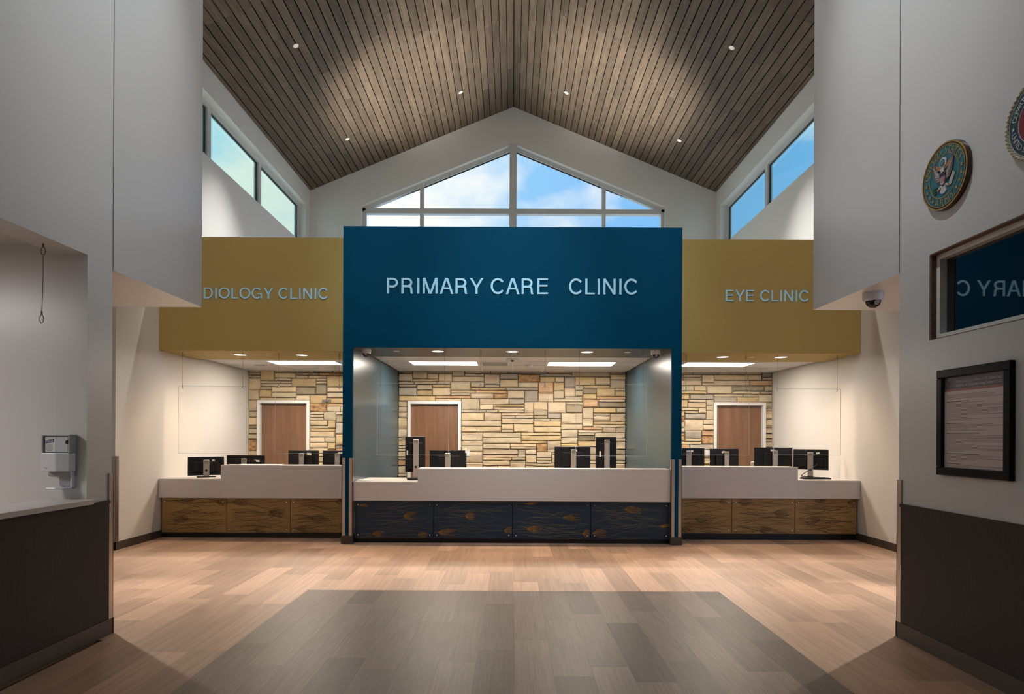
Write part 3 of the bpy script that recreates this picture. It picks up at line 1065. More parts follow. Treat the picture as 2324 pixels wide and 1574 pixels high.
for (a, b, lab) in ((900, 798, 'small flat sprinkler cover in gray soffit near the camera dome above the door'),
                    (1424, 799, 'small flat sprinkler cover in gray soffit, away from the door')):
    disc('sprinkler_cover', lab, 'sprinkler', (px(a, b, 9.13)[0], 9.13, Z_SOF), .045, .008, M['off_white'], 'sprinkler covers')
for (a, b, lab) in ((610, 806, 'small flat sprinkler cover between the downlights of the gold AUDIOLOGY soffit'),
                    (1706, 811, 'small flat sprinkler cover between the downlights of the gold EYE CLINIC soffit')):
    disc('sprinkler_cover', lab, 'sprinkler', (px(a, b, 9.63)[0], 9.63, Z_SOF), .045, .008, M['off_white'], 'sprinkler covers')
disc('smoke_detector', 'round white smoke detector on tiles of the AUDIOLOGY ceiling', 'smoke detector', (-3.38, 11.75, Z_TILE), .075, .04, M['off_white'])
disc('smoke_detector', 'round white smoke detector on tiles of the EYE CLINIC ceiling', 'smoke detector', (4.60, 11.55, Z_TILE), .075, .04, M['off_white'])
disc('ceiling_speaker', 'flat round ceiling speaker beside the AUDIOLOGY ceiling light', 'speaker', (-4.55, 11.35, Z_TILE), .10, .012, M['plastic_gray'])
disc('smoke_detector', 'round white smoke detector between the two ceiling lights of the blue portal', 'smoke detector', (.30, 11.1, Z_TILE), .07, .035, M['off_white'])
t = thing('air_diffuser', 'square white air diffuser in tiles between the portal ceiling lights', 'vent', (-.30, 10.95, Z_TILE))
G().box(-.25, .25, -.25, .25, -.006, .0).obj('face_plate', M['tbar'], t)
for k in range(4):
    G().box(-.22, .22, -.2 + .12 * k, -.12 + .12 * k, -.014, -.006).obj('louver', M['plastic_gray'], t)
t = thing('ceiling_sensor', 'white box sensor with black eye at front of the portal tile ceiling', 'sensor', (0.0, 10.25, Z_TILE))
G().box(-.10, .10, -.07, .07, -.03, 0).obj('housing', M['off_white'], t, bevel=.006)
G().lathe([(.025, 0), (.022, -.015), (.008, -.024)], (0, -.02, -.03), 'z', 16).obj('eye', M['black_gloss'], t, smooth=True)


def dome_cam(loc, r, label):
    t = thing('security_camera', label, 'security camera', loc, 0, 'dome cameras')
    G().lathe([(r, 0), (r, -r * .62), (r * .93, -r * .82), (r * .78, -r * .88)], (0, 0, 0), 'z', 28).obj('housing', M['plastic_white'], t, smooth=True)
    prof = [(r * .74 * math.cos(a), -r * .86 - r * .74 * math.sin(a)) for a in [k * PI / 2 / 8 for k in range(8)]] + [(.002, -r * 1.6)]
    d = G().lathe(prof, (0, 0, 0), 'z', 24).obj('dome', M['black_gloss'], t, smooth=True)
    G().lathe([(r * .26, 0), (r * .22, .012)], (0, -r * .64, -r * 1.12), 'y', 14, -1).obj('lens_glint', M['plastic_gray'], d)
    return t


dome_cam((px(831, 800, 8.96)[0], 8.96, Z_SOF), .070, 'white dome camera in the portal corner on the wooden door side')
dome_cam((px(1488, 800, 8.96)[0], 8.96, Z_SOF), .070, 'white dome camera in the portal corner on the EYE CLINIC side')
dome_cam((3.09, 5.40, Z_HEAD), .082, 'white dome camera under the white header before the EYE CLINIC')

# ================================================================== COUNTERS
RIB = [0]


def ribbon(g_, pts, w, y):
    RIB[0] += 1
    y -= (RIB[0] % 60) * .00002
    for (p, q) in zip(pts[:-1], pts[1:]):
        d = (q[0] - p[0], q[1] - p[1])
        l = math.hypot(*d) or 1
        n = (-d[1] / l * w / 2, d[0] / l * w / 2)
        g_.add([(p[0] - n[0], y, p[1] - n[1]), (q[0] - n[0], y, q[1] - n[1]), (q[0] + n[0], y, q[1] + n[1]), (p[0] + n[0], y, p[1] + n[1])], [(0, 1, 2, 3)])


def grass(panel, x0, x1, z0, z1, y, m_line, m_seed, n_line, lw, tufts, r_):
    gl, gs = G(), G()
    def clampz(z): return min(z1 - .006, max(z0 + .006, z))
    for _ in range(n_line):
        L = r_.uniform(.25, .9) * (x1 - x0)
        a = r_.uniform(x0, x1 - L)
        z = r_.uniform(z0 + .02, z1 - .02)
        sl_, ph, am, fq = r_.uniform(-.20, .20), r_.uniform(0, 6.3), r_.uniform(.010, .034), r_.uniform(5, 11)
        pts = [(a + L * k / 14, clampz(z + sl_ * L * k / 14 + am * math.sin(ph + fq * L * k / 14))) for k in range(15)]
        ribbon(gl, pts, lw * r_.uniform(.6, 1.3), y)
    for (u, v, L, hh, dr) in tufts:
        cx_, cz_ = x0 + u * (x1 - x0), z0 + v * (z1 - z0)
        for k in range(15):
            f = (k / 14 - .5) * 2
            e_ = r_.uniform(.6, 1.25)
            pts = [(cx_ + dr * L * e_ * t_, clampz(cz_ + hh * f * pr_ * .42 + r_.uniform(-.003, .003))) for t_, pr_ in ((0, 0), (.25, .5), (.5, .92), (.75, 1), (1, .8))]
            pts = [(min(x1 - .006, max(x0 + .006, p[0])), p[1]) for p in pts]
            ribbon(gs, pts, r_.uniform(.0020, .0046), y - .0014 - k * .00006)
        pts = [(min(x1 - .006, max(x0 + .006, cx_ - dr * t_ * .5)), clampz(cz_ + .02 * math.sin(3 * t_ + u * 9) * t_ - .02 * t_)) for t_ in (0, .2, .4, .6, .8, 1)]
        ribbon(gl, pts, lw * 1.5, y)
    stuff(gl.obj('grass_print', m_line, panel))
    stuff(gs.obj('seed_print', m_seed, panel))


def counter(name, label, yf, x0, x1, step_x, low_left, z_hi, z_lo, z_band, z_pan, seams, px0, px1, pm, lines, seeds, nl, lw, tufts, seed, doff=0.0):
    """reception counter: tall front, lowered accessible end, printed panels, toe kick"""
    t = thing(name, label, 'counter', ((x0 + x1) / 2, yf, 0))
    inv = Matrix.Translation((-(x0 + x1) / 2, -yf, 0))
    r_ = random.Random(seed)
    def put(g_, nm, m, par=None, bevel=0.0):
        g_.v = [tuple(inv @ Vector(v)) for v in g_.v]
        return g_.obj(nm, m, par or t, bevel)
    hi = (step_x, x1) if low_left else (x0, step_x)
    lo = (x0, step_x) if low_left else (step_x, x1)
    put(G().box(hi[0], hi[1], yf, yf + .30, z_hi - .035, z_hi).box(hi[0], hi[1], yf, yf + .05, z_band, z_hi - .035)
        .box(hi[0] if low_left else hi[1] - .05, hi[0] + .05 if low_left else hi[1], yf + .05, yf + .30, .6, z_hi - .035), 'tall_front', M['solid_white'], bevel=.0025)
    dl = (lo[0], lo[1] - doff) if low_left else (lo[0] + doff, lo[1])
    put(G().box(lo[0], lo[1], yf, yf + .30, z_lo - .035, z_lo).box(dl[0], dl[1], yf + .30, yf + .95, z_lo - .035, z_lo).box(lo[0], lo[1], yf, yf + .05, z_band, z_lo - .035), 'low_front', M['solid_white'], bevel=.0025)
    put(G().box(hi[0], hi[1], yf + .05, yf + .30, .705, .74).box(hi[0] - (doff if low_left else 0), hi[1] + (0 if low_left else doff), yf + .30, yf + .95, .705, .74), 'desk_top', M['solid_white'])
    put(G().box(x0 + .02, x1 - .02, yf + .10, yf + .14, .02, z_band), 'carcass', M['kick'])
    put(G().box(x0 + .02, x1 - .02, yf + .14, yf + .18, 0, .705), 'back_panel', M['kick'])
    put(G().box(px0, px1, yf + .09, yf + .10, 0, z_pan + .01), 'toe_kick', M['kick'])
    edges = [px0] + seams + [px1]
    for i in range(len(edges) - 1):
        a, b = edges[i] + .004, edges[i + 1] - .004
        p = put(G().box(a, b, yf + .04, yf + .052, z_pan, z_band - .008), 'front_panel', pm)
        pinv = inv
        gpar = p
        sv = []
        gl = (a, b, z_pan, z_band - .008)
        # prints and studs in the counter's own coordinates
        ox, oy = (x0 + x1) / 2, yf
        grass(gpar, a - ox, b - ox, gl[2], gl[3], .0392, lines, seeds, nl, lw, tufts[i % len(tufts)], r_)
        for (sx, sz) in ((a + .045, z_pan + .05), (b - .045, z_pan + .05), (a + .045, z_band - .058), (b - .045, z_band - .058)):
            G().lathe([(.011, 0), (.011, .010), (.008, .014)], (sx - ox, .039, sz), 'y', 12, -1).obj('standoff_stud', M['chrome'], p, smooth=True)
    return t


YC = YB + .04
tuftC = [[(.62, .6, .16, .14, 1), (.22, .12, .14, .10, 1), (.80, .10, .13, .09, 1), (.06, .88, .10, .05, 1)],
         [(.40, .60, .13, .13, 1), (.04, .17, .22, .11, 1), (.90, .22, .10, .12, 1)],
         [(.64, .58, .22, .10, 1), (.18, .26, .18, .10, 1), (.90, .14, .10, .14, 1), (.14, .95, .16, .04, 1)],
         [(.42, .80, .20, .12, 1), (.02, .16, .16, .16, 1), (.86, .36, .14, .06, 1)]]
tuftG = [[(.42, .40, .20, .16, -1), (.85, .90, .14, .14, 1), (.30, .95, .16, .08, 1)],
         [(.10, .90, .18, .14, 1), (.66, .60, .22, .15, 1), (.44, .08, .14, .14, 1)],
         [(.34, .42, .24, .16, 1), (.78, .92, .10, .12, 1), (.10, .12, .14, .12, 1)]]
counter('reception_counter', 'white fronted reception counter with navy grass-print panels inside blue portal', YC,
        -pilI + .008, pilI - .008, px(948, 1075, YC)[0], True, px(1163, 1063, YC)[1], px(870, 1093, YC)[1], px(1163, 1137, YC)[1], px(1163, 1222, YC + .04)[1],
        [px(v, 1180, YC + .04)[0] for v in (984, 1163, 1341)], px(805, 1180, YC + .04)[0], px(1520, 1180, YC + .04)[0],
        M['navy_panel'], M['grass_tan'], M['seed_gold'], 26, .0028, tuftC, 11)
counter('reception_counter', 'white fronted reception counter with ochre grass-print panels below AUDIOLOGY sign', YGD,
        XSL + .005, -XP - .012, px(501, 1070, YGD)[0], True, px(640, 1055.5, YGD)[1], px(430, 1086, YGD)[1], px(560, 1130, YGD)[1], px(560, 1208, YGD + .04)[1],
        [px(v, 1170, YGD + .04)[0] for v in (514, 659)], px(367, 1170, YGD + .04)[0], -XP - .02,
        M['gold_panel'], M['grass_brown'], M['grass_brown'], 34, .0046, tuftG, 12, .16)
counter('reception_counter', 'white fronted reception counter with ochre grass-print panels below EYE CLINIC sign', YGD,
        XP + .012, XSR - .005, px(1811, 1070, YGD)[0], False, px(1680, 1059, YGD)[1], px(1880, 1090, YGD)[1], px(1750, 1131, YGD)[1], px(1750, 1210.5, YGD + .04)[1],
        [px(v, 1170, YGD + .04)[0] for v in (1661, 1804)], XP + .02, px(1944, 1170, YGD + .04)[0],
        M['gold_panel'], M['grass_brown'], M['grass_brown'], 34, .0046, tuftG[::-1], 13, .16)

# ================================================================== ACRYLIC GUARDS
def guard(xl, xr, c1, c2, Y, zt, zb_, label):
    """clear sheet hung on two wire cables from the soffit"""
    mid = (xl + xr) / 2
    t = thing('acrylic_guard', label, 'sneeze guard', (mid, Y, zb_), 0, 'hanging acrylic guards')
    G().box(xl - mid, xr - mid, -.003, .003, 0, zt - zb_).obj('sheet', M['acrylic'], t)
    e = .0024
    for (a, b, c0, d) in ((xl - mid, xr - mid, -e, e), (xl - mid, xr - mid, zt - zb_ - e, zt - zb_ + e)):
        G().box(a, b, -e, e, c0, d).obj('polished_edge', M['acrylic_edge'], t)
    for a in (xl - mid, xr - mid):
        G().box(a - e, a + e, -e, e, e, zt - zb_ - e).obj('polished_edge', M['acrylic_edge'], t)
    for c in (c1, c2):
        x = c - mid
        top = Z_SOF - zb_ - .001
        w = zt - zb_
        cab = G().tube([(x, 0, w - .02), (x, 0, top - .06)], .0022, 6).obj('cable', M['cable'], t)
        k = G()
        k.tube([(x + .012 * math.cos(a), 0, top - .045 + .018 * math.sin(a)) for a in [q * PI / 6 for q in range(13)]], .0025, 6)
        k.tube([(x, 0, top - .027), (x, 0, top)], .004, 6)
        k.obj('eye_hook', M['cable'], cab)
        k = G()
        k.tube([(x + .009 * math.cos(a), 0, w - .025 + .018 * math.sin(a)) for a in [q * PI / 6 for q in range(13)]], .0025, 6)
        k.tube([(x, 0, w - .005), (x, 0, w + .03)], .005, 6)
        k.obj('cable_clip', M['chrome'], cab)


YA, YA2 = 8.98, 9.36
for (a, b, c1, c2, lab) in ((856, 1018, 865, 1009, 'clear acrylic guard hanging before the wooden door of the blue portal'),
                            (1083, 1245, 1091, 1237, 'clear acrylic guard hanging in the middle of the blue portal'),
                            (1307, 1468, 1315, 1459, 'clear acrylic guard hanging before two monitors away from the door of the blue portal')):
    zt_, zb_ = px(1163, 871, YA)[1], px(1163, 1033, YA)[1]
    guard(px(a, 950, YA)[0], px(b, 950, YA)[0], px(c1, 850, YA)[0], px(c2, 850, YA)[0], YA, zt_, zb_, lab)
for (a, b, c1, c2, lab) in ((405, 560, 414, 551, 'clear acrylic guard at white side wall of the AUDIOLOGY counter'),
                            (625, 779, 632, 770, 'clear acrylic guard before the door of the AUDIOLOGY counter'),
                            (1548, 1700, 1557, 1693, 'clear acrylic guard before the door of the EYE CLINIC counter'),
                            (1756, 1908, 1765, 1900, 'clear acrylic guard at white side wall of the EYE CLINIC counter')):
    zt_, zb_ = px((a + b) / 2, 876 if a < 1000 else 882, YA2)[1], px((a + b) / 2, 1029 if a < 1000 else 1032, YA2)[1]
    guard(px(a, 950, YA2)[0], px(b, 950, YA2)[0], px(c1, 850, YA2)[0], px(c2, 850, YA2)[0], YA2, zt_, zb_, lab)

# lone cable hanging in the reception opening
t = thing('hanging_cable', 'thin steel cable with a loop hanging in the reception opening above hand sanitizer', 'cable', (px(98, 560, 4.23)[0], 4.23, 2.78))
G().tube([(0, 0, -.085), (.001, 0, -.2), (-.002, 0, -.33), (-.008, 0, -.46)], .0022, 6).obj('cable', M['cable'], t)
k = G().tube([(0, 0, 0), (0, 0, -.025)], .006, 8).tube([(.016 * math.cos(a), 0, -.05 + .026 * math.sin(a)) for a in [q * PI / 8 for q in range(17)]], .003, 6)
k.obj('eye_hook', M['cable'], t)
k = G().tube([(-.008 + .012 * math.cos(a), 0, -.505 + .03 * math.sin(a)) for a in [q * PI / 8 for q in range(17)]], .0025, 6).tube([(-.008, 0, -.455), (-.008, 0, -.48)], .006, 8)
k.obj('loop', M['cable'], t)


# ================================================================== MONITORS
def text_mesh(body, size, m, ext=0.0008, align='CENTER'):
    cu = bpy.data.curves.new('lettering', 'FONT')
    cu.body = body
    cu.size = size
    cu.extrude = ext
    cu.align_x = align
    cu.resolution_u = 3
    cu.materials.append(m)
    o = bpy.data.objects.new('lettering', cu)
    COL.objects.link(o)
    bpy.context.view_layer.update()
    me = bpy.data.meshes.new_from_object(o.evaluated_get(bpy.context.evaluated_depsgraph_get()))
    me.name = 'lettering'
    bpy.data.objects.remove(o, do_unlink=True)
    bpy.data.curves.remove(cu)
    return me


DELL = text_mesh('DELL', .022, M['black_plastic'], .0004)


def monitor(label, xp, y_top, Y, w, hgt, base_z, yaw=0.0, sticker=None, clutter=None):
    x, zt = px(xp, y_top, Y)
    t = thing('monitor', label, 'monitor', (x, Y, base_z + .001), math.radians(yaw), 'computer monitors on the counters')
    top = zt - base_z
    bot = top - hgt
    G().box(-w / 2, w / 2, .0, .028, bot, top).obj('panel', M['black_plastic'], t, bevel=.006)
    G().box(-w / 2 + .008, w / 2 - .008, .028, .0295, bot + .018, top - .008).obj('screen', M['black_gloss'], t)
    bx = min(w * .36, .17)
    G().box(-bx, bx, -.022, .004, bot + .05, top - min(.09, hgt * .25)).obj('back_housing', M['black_plastic'], t, bevel=.008)
    st = G().prism([(-.041, .012), (.041, .012), (.041, top - .045), (-.041, top - .045)], 'y', -.062, -.042).obj('stand_column', M['stand_silver'], t, bevel=.006)
    G().box(-.03, .03, -.045, -.018, top - .16, top - .07).obj('stand_mount', M['black_plastic'], t)
    ring = G()
    rg = [(.024 * math.cos(a), -.0625, top - .078 + .024 * math.sin(a)) for a in [q * PI / 10 for q in range(21)]]
    ring.tube(rg, .0018, 6)
    lg = ring.obj('logo_ring', M['black_plastic'], st)
    link('logo_letters', DELL, st, (0, -.0626, top - .086), (PI / 2, 0, 0))
    G().lathe([(.018, 0), (.018, .002)], (0, -.061, max(.1, top * .28)), 'y', 16, -1).obj('cable_hole', M['black_plastic'], st)
    G().box(-.13, .13, -.16, .06, 0, .012).obj('stand_base', M['black_plastic'], t, bevel=.005)
    if sticker:
        sx, sz, sw, sh, tilt = sticker
        o = G().box(-sw / 2, sw / 2, -.0236, -.0222, -sh / 2, sh / 2) if abs(sx) < bx and sz > .10 else G().box(-sw / 2, sw / 2, -.0012, 0, -sh / 2, sh / 2)
        o = o.obj('sticker', M['sticker'], t)
        o.location = (sx, 0, top - sz)
        o.rotation_euler = (0, math.radians(tilt), 0)
    return t


ZD = .74
ZLC, ZLL, ZLR = px(870, 1093, YC)[1], px(430, 1086, YGD)[1], px(1880, 1090, YGD)[1]
monitor('black monitor with silver stand on the lowered end of the AUDIOLOGY counter', 468, 1036, 9.62, .50, .285, ZLL, 28, (.10, .055, .035, .024, 0))
monitor('wide black monitor behind AUDIOLOGY counter just before the door frame', 557, 1033, 9.95, .60, .30, ZD, 0, (.18, .085, .085, .028, 4))
monitor('black monitor with white sticker in front of the AUDIOLOGY door edge', 688, 1021.5, 9.95, .50, .33, ZD, -8, (.10, .055, .075, .032, 4))
monitor('black monitor beside the blue pilaster behind the AUDIOLOGY counter', 768, 1022, 9.95, .50, .33, ZD, 0, (.03, .04, .07, .032, 0))
monitor('portrait black monitor on the lowered end of the portal counter', 943, 990, 9.55, .30, .54, ZLC, 14, (-.12, .25, .022, .075, 0))
monitor('wide black monitor in front of the wooden door in the blue portal', 1017, 1021, 9.60, .56, .345, ZD, 0, (.272, -.0, .02, .08, 0))
monitor('wide black monitor tilted beside the portrait one in the blue portal', 1300, 1013, 9.62, .56, .345, ZD, 8, (.03, .06, .075, .028, -2))
monitor('portrait black monitor near slate wall on the EYE CLINIC side of the blue portal', 1376, 991, 9.60, .32, .54, ZD, 6, (-.10, .26, .026, .085, 0))
monitor('black monitor beside the blue pilaster behind the EYE CLINIC counter', 1562, 1016, 9.95, .50, .33, ZD, -6, (.06, .05, .03, .03, 0))
monitor('black monitor in front of the EYE CLINIC door edge, sticker tilted', 1645, 1017.5, 9.95, .50, .33, ZD, 14, (-.03, .055, .05, .03, -14))
monitor('wide black monitor between the EYE CLINIC door and the white side wall', 1756, 1015, 9.95, .60, .37, ZD, 0, (-.01, .045, .08, .026, 3))
monitor('black monitor with cables on the lowered end of the EYE CLINIC counter', 1840, 1019, 9.85, .50, .32, ZLR, -30, (.10, .06, .05, .026, -8))

# keyboards, cables and papers on the counters
def keyboard(label, x, y, z, rz):
    t = thing('keyboard', label, 'keyboard', (x, y, z), rz)
    G().box(-.21, .21, -.07, .07, 0, .018).obj('body', M['black_plastic'], t, bevel=.004)
    kk = G()
    for r in range(4):
        for q in range(13):
            kk.box(-.195 + q * .030, -.170 + q * .030, -.055 + r * .029, -.031 + r * .029, .0182, .024)
    stuff(kk.obj('keys', M['black_plastic'], t))
    return t


xk, _ = px(1842, 1078, 9.66)
keyboard('black keyboard at foot of monitor on the lowered EYE CLINIC counter end', xk - .02, 9.50, ZLR + .002, .10)
xk, _ = px(945, 1080, 9.3)
keyboard('black keyboard at foot of the portrait monitor on the lowered portal counter end', xk + .10, 9.20, ZLC + .002, -.05)
x, _ = px(1835, 1060, 9.76)
tag(G().tube([(x + .12, 9.72, 1.10), (x + .02, 9.70, 1.02), (x - .08, 9.69, .97), (x - .14, 9.70, .92), (x - .10, 9.66, .91), (x + .02, 9.655, .912)], .006, 8)
    .obj('monitor_cable', M['black_plastic'], smooth=True), 'black cable curling from monitor on the lowered EYE CLINIC counter end', 'cable')


def papers(label, x, y, z, w, d, hgt, rz):
    t = thing('paper_stack', label, 'papers', (x, y, z), rz)
    n = 3
    for k in range(n):
        o = G().box(-w / 2, w / 2, -d / 2, d / 2, hgt * k / n, hgt * (k + 1) / n - .0003).obj('sheet', M['sticker'], t)
        o.rotation_euler = (0, 0, .03 * (k - 1))


papers('flat white papers on the lowered end of the portal counter', px(826, 1090, YC + .3)[0], YC + .30, px(870, 1093, YC)[1] + .001, .23, .3, .006, .05)
papers('flat white papers on top of the AUDIOLOGY counter beside the wide monitor', px(590, 1053, YGD + .15)[0], YGD + .15, px(640, 1055.5, YGD)[1] + .001, .62, .22, .006, 0)

# office chair, only its back top shows
xh, _ = px(1712, 1043, 10.7)
t = thing('office_chair', 'gray upholstered office chair behind the EYE CLINIC counter', 'chair', (xh + .17, 10.75, 0), math.radians(8))
G().box(-.23, .23, -.05, .03, .58, 1.10).obj('backrest', M['chair_gray'], t, bevel=.03)
G().box(-.25, .25, .0, .46, .44, .52).obj('seat', M['chair_gray'], t, bevel=.03)
G().tube([(0, .22, .08), (0, .22, .44)], .03, 12).obj('gas_column', M['black_plastic'], t)
G().tube([(0, .20, .42), (0, -.08, .45), (0, -.07, .70)], .022, 8).obj('back_bar', M['black_plastic'], t)
for k in range(5):
    a = 2 * PI * k / 5
    leg = G().tube([(0, .22, .09), (.28 * math.cos(a), .22 + .28 * math.sin(a), .065)], [.025, .016], 8).obj('leg', M['black_plastic'], t)
    G().lathe([(.025, -.02), (.025, .02)], (.28 * math.cos(a), .22 + .28 * math.sin(a), .026), 'x', 12).obj('caster', M['black_plastic'], leg)

# wall plates on the stone
x, z = px(741, 909, YS - .03)
tag(G().box(x - .085, x + .085, YS - .034, YS - .022, z - .022, z + .022).obj('room_sign', M['plate_gray'], bevel=.002), 'small dark gray plate on stone above the AUDIOLOGY door corner', 'sign')
x, z = px(1604, 1027, YS - .03)
t = thing('wall_outlet', 'white outlet plate on stone between two EYE CLINIC monitors', 'outlet', (x, YS - .03, z))
G().box(-.055, .055, 0, .012, -.06, .06).obj('plate', M['off_white'], t, bevel=.002)
for k in (-.024, .024):
    G().box(-.016, .016, -.003, 0, k - .014, k + .014).obj('socket', M['sticker'], t, bevel=.001)
x, z = px(1062, 1028, YS - .03)
t = thing('light_switch', 'white light switch plate on stone beside the portal door frame', 'switch', (x, YS - .03, z))
G().box(-.035, .035, 0, .012, -.058, .058).obj('plate', M['off_white'], t, bevel=.002)
G().box(-.014, .014, -.004, 0, -.03, .03).obj('rocker', M['sticker'], t, bevel=.001)

# ================================================================== NEAR RIGHT WALL: WINDOW, POSTER, PLAQUES
w4 = struct(bpy.data.objects.new('window_4', None))
COL.objects.link(w4)
rv = .045
lin = G()
lin.box(XR, XR + rv, WY0, WY1, WZ1 - .010, WZ1 - .0005).box(XR + .012, XR + rv, WY1 - .008, WY1 - .0005, WZ0, WZ1 - .010).box(XR, XR + rv, WY0, WY1, WZ0 + .0005, WZ0 + .006)
lin.obj('wood_reveal', M['reveal_wood'], w4)
fr = G()
fw = .034
x0, x1 = XR + rv, XR + rv + .06
fr.box(x0, x1, WY0, WY1 - .008, WZ1 - .010 - fw, WZ1 - .010).box(x0, x1, WY0, WY1 - .008, WZ0 + .006, WZ0 + .006 + fw)
fr.box(x0, x1, WY1 - .008 - fw, WY1 - .008, WZ0 + .006 + fw, WZ1 - .010 - fw)
fr.obj('frame', M['white_frame'], w4)
G().box(x0 + .05, x0 + .056, WY0, WY1 - .008 - fw, WZ0 + .006 + fw, WZ1 - .010 - fw).obj('pane', M['dark_glass'], w4)
G().box(x0 + .058, x0 + .19, WY0, WY1, WZ0, WZ1).obj('dark_backing', M['dark_gap'], w4)

# framed notice
PY0, PY1, PZ0, PZ1 = 3.666, 4.306, 1.252, 1.960
t = thing('framed_poster', 'black framed printed notice on the white wall below the dark window', 'poster', (XR, (PY0 + PY1) / 2, (PZ0 + PZ1) / 2))
hw, hh = (PY1 - PY0) / 2, (PZ1 - PZ0) / 2
bw = .055
for (a, b, c0, c1) in ((-hw, hw, hh - bw, hh), (-hw, hw, -hh, -hh + bw), (-hw, -hw + bw, -hh + bw, hh - bw), (hw - bw, hw, -hh + bw, hh - bw)):
    G().box(-.034, 0, a, b, c0, c1).obj('frame_rail', M['black_frame'], t, bevel=.006)
ph_w, ph_h = hw - bw, hh - bw
pp = G().box(-.012, -.004, -ph_w, ph_w, -ph_h, ph_h).obj('paper', M['paper'], t)
# on this wall the reader's left is +Y
G().box(-.0126, -.012, -ph_w, ph_w, ph_h - .078, ph_h).obj('title_band', M['poster_blue'], pp)
G().box(-.0126, -.012, -ph_w, ph_w, ph_h - .094, ph_h - .078).obj('red_band', M['poster_red'], pp)
G().lathe([(.026, 0), (.024, .0008)], (-.0126, ph_w - .040, ph_h - .044), 'x', 24, -1).obj('crest', M['print_dark'], pp)
G().lathe([(.018, 0), (.017, .0006)], (-.0134, ph_w - .040, ph_h - .044), 'x', 20, -1).obj('crest_center', M['print_head'], pp)
ROT_R = Matrix.Rotation(-PI / 2, 4, 'Z') @ Matrix.Rotation(PI / 2, 4, 'X')    # text on a wall facing -X


def wall_text(body, size, m, y, z, x, parent, wfit=None):
    me = text_mesh(body, size, m, .0003)
    ys_ = [v.co.x for v in me.vertices]
    k = wfit / (max(ys_) - min(ys_)) if wfit else 1
    o = link('lettering', me, parent)
    o.matrix_local = Matrix.Translation((x, y, z)) @ ROT_R @ Matrix.Diagonal((k, 1, 1, 1))
    return o


wall_text('Rights and Responsibilities of VA Patients and', .026, M['print_white'], -.035, ph_h - .040, -.0130, pp, .385)
wall_text('Residents of Community Living Centers (CLC)', .026, M['print_white'], -.035, ph_h - .066, -.0130, pp, .385)
r_ = random.Random(5)
gl, gh = G(), G()
z = ph_h - .115
blocks = [4, -1, 14, -1, 5, -1, 13, -1, 5, -1, 7]
for b in blocks:
    if b < 0:
        z -= .010
        L = r_.uniform(.12, .30)
        gh.box(-.0124, -.012, ph_w - .02 - L, ph_w - .02, z - .0045, z)
        z -= .0105
    else:
        ind = .02 if b in (4,) else .035
        for k in range(b):
            L = (2 * ph_w - ind - .02) * (1 if r_.random() < .5 else r_.uniform(.3, .9))
            gl.box(-.0123, -.012, ph_w - ind - L, ph_w - ind, z - .0028, z)
            z -= .0088
stuff(gl.obj('text_lines', M['print_dark'], pp))
stuff(gh.obj('heading_lines', M['print_head'], pp))


# round wall plaques
def flat(g_, pts, x0, x1):
    g_.prism(pts, 'x', x0, x1)


def star(cx_, cz_, r, n=5, a0=PI / 2):
    return [(cx_ + (r if k % 2 == 0 else r * .42) * math.cos(a0 + PI * k / n), cz_ + (r if k % 2 == 0 else r * .42) * math.sin(a0 + PI * k / n)) for k in range(2 * n)]


def disc_x(r, x0, x1, m, name, par, n=56, inner=0.0):
    if inner:
        g_ = G()
        for k in range(n):
            a, b = 2 * PI * k / n, 2 * PI * (k + 1) / n
            q = [(inner * math.cos(a), inner * math.sin(a)), (r * math.cos(a), r * math.sin(a)), (r * math.cos(b), r * math.sin(b)), (inner * math.cos(b), inner * math.sin(b))]
            v = [(x1, *p) for p in q] + [(x0, *p) for p in q]
            g_.add(v, [(0, 1, 2, 3), (1, 5, 6, 2), (0, 3, 7, 4)])
        return g_.obj(name, m, par)
    return G().lathe([(r, 0), (r, abs(x1 - x0))], (x0, 0, 0), 'x', n, -1).obj(name, m, par)


def ring_text(body, R, size, a_mid, span, m, par, x, inward=False):
    """letters set one by one around a ring; angles clockwise from the top as the viewer sees it"""
    vs, fs = [], []
    n = len(body)
    for i, ch in enumerate(body):
        if ch == ' ': continue
        u = (i / (n - 1) - .5) * span
        th = a_mid + (u if not inward else -u)
        me = text_mesh(ch, size, m, .001)
        xs_ = [v.co.x for v in me.vertices]
        zs_ = [v.co.y for v in me.vertices]
        ox_, oz_ = (max(xs_) + min(xs_)) / 2, size * .35
        k0 = len(vs)
        rot = -th if not inward else PI - th
        for v in me.vertices:
            a, b = v.co.x - ox_, v.co.y - oz_
            c_, s_ = math.cos(rot), math.sin(rot)
            X = R * math.sin(th) + a * c_ - b * s_
            Z = R * math.cos(th) + a * s_ + b * c_
            vs.append((x - v.co.z, -X, Z))
        fs += [tuple(k0 + q for q in p.vertices) for p in me.polygons]
        bpy.data.meshes.remove(me)
    return stuff(G().add(vs, fs).obj('ring_lettering', m, par))


PZ = 3.265
pl = thing('wall_plaque', 'round teal and gold plaque reading UNITED STATES ARMY on the white wall', 'plaque', (XR, 4.24, PZ))
R0 = .224
G().lathe([(R0, 0), (R0, .022), (R0 * .985, .030), (R0 * .93, .033), (R0 * .90, .028)], (0, 0, 0), 'x', 64, -1).obj('wood_rim', M['plaque_wood'], pl, smooth=True)
disc_x(R0 * .985, -.030, -.034, M['plaque_gold'], 'gold_rim', pl, inner=R0 * .945)
disc_x(R0 * .90, -.026, -.031, M['plaque_teal'], 'teal_disc', pl)
disc_x(R0 * .905, -.030, -.0335, M['plaque_gold'], 'gold_line', pl, inner=R0 * .885)
disc_x(R0 * .645, -.030, -.0335, M['plaque_gold'], 'gold_line', pl, inner=R0 * .625)
ring_text('UNITED STATES', R0 * .765, .062, -.06, 2.45, M['plaque_gold'], pl, -.0325)
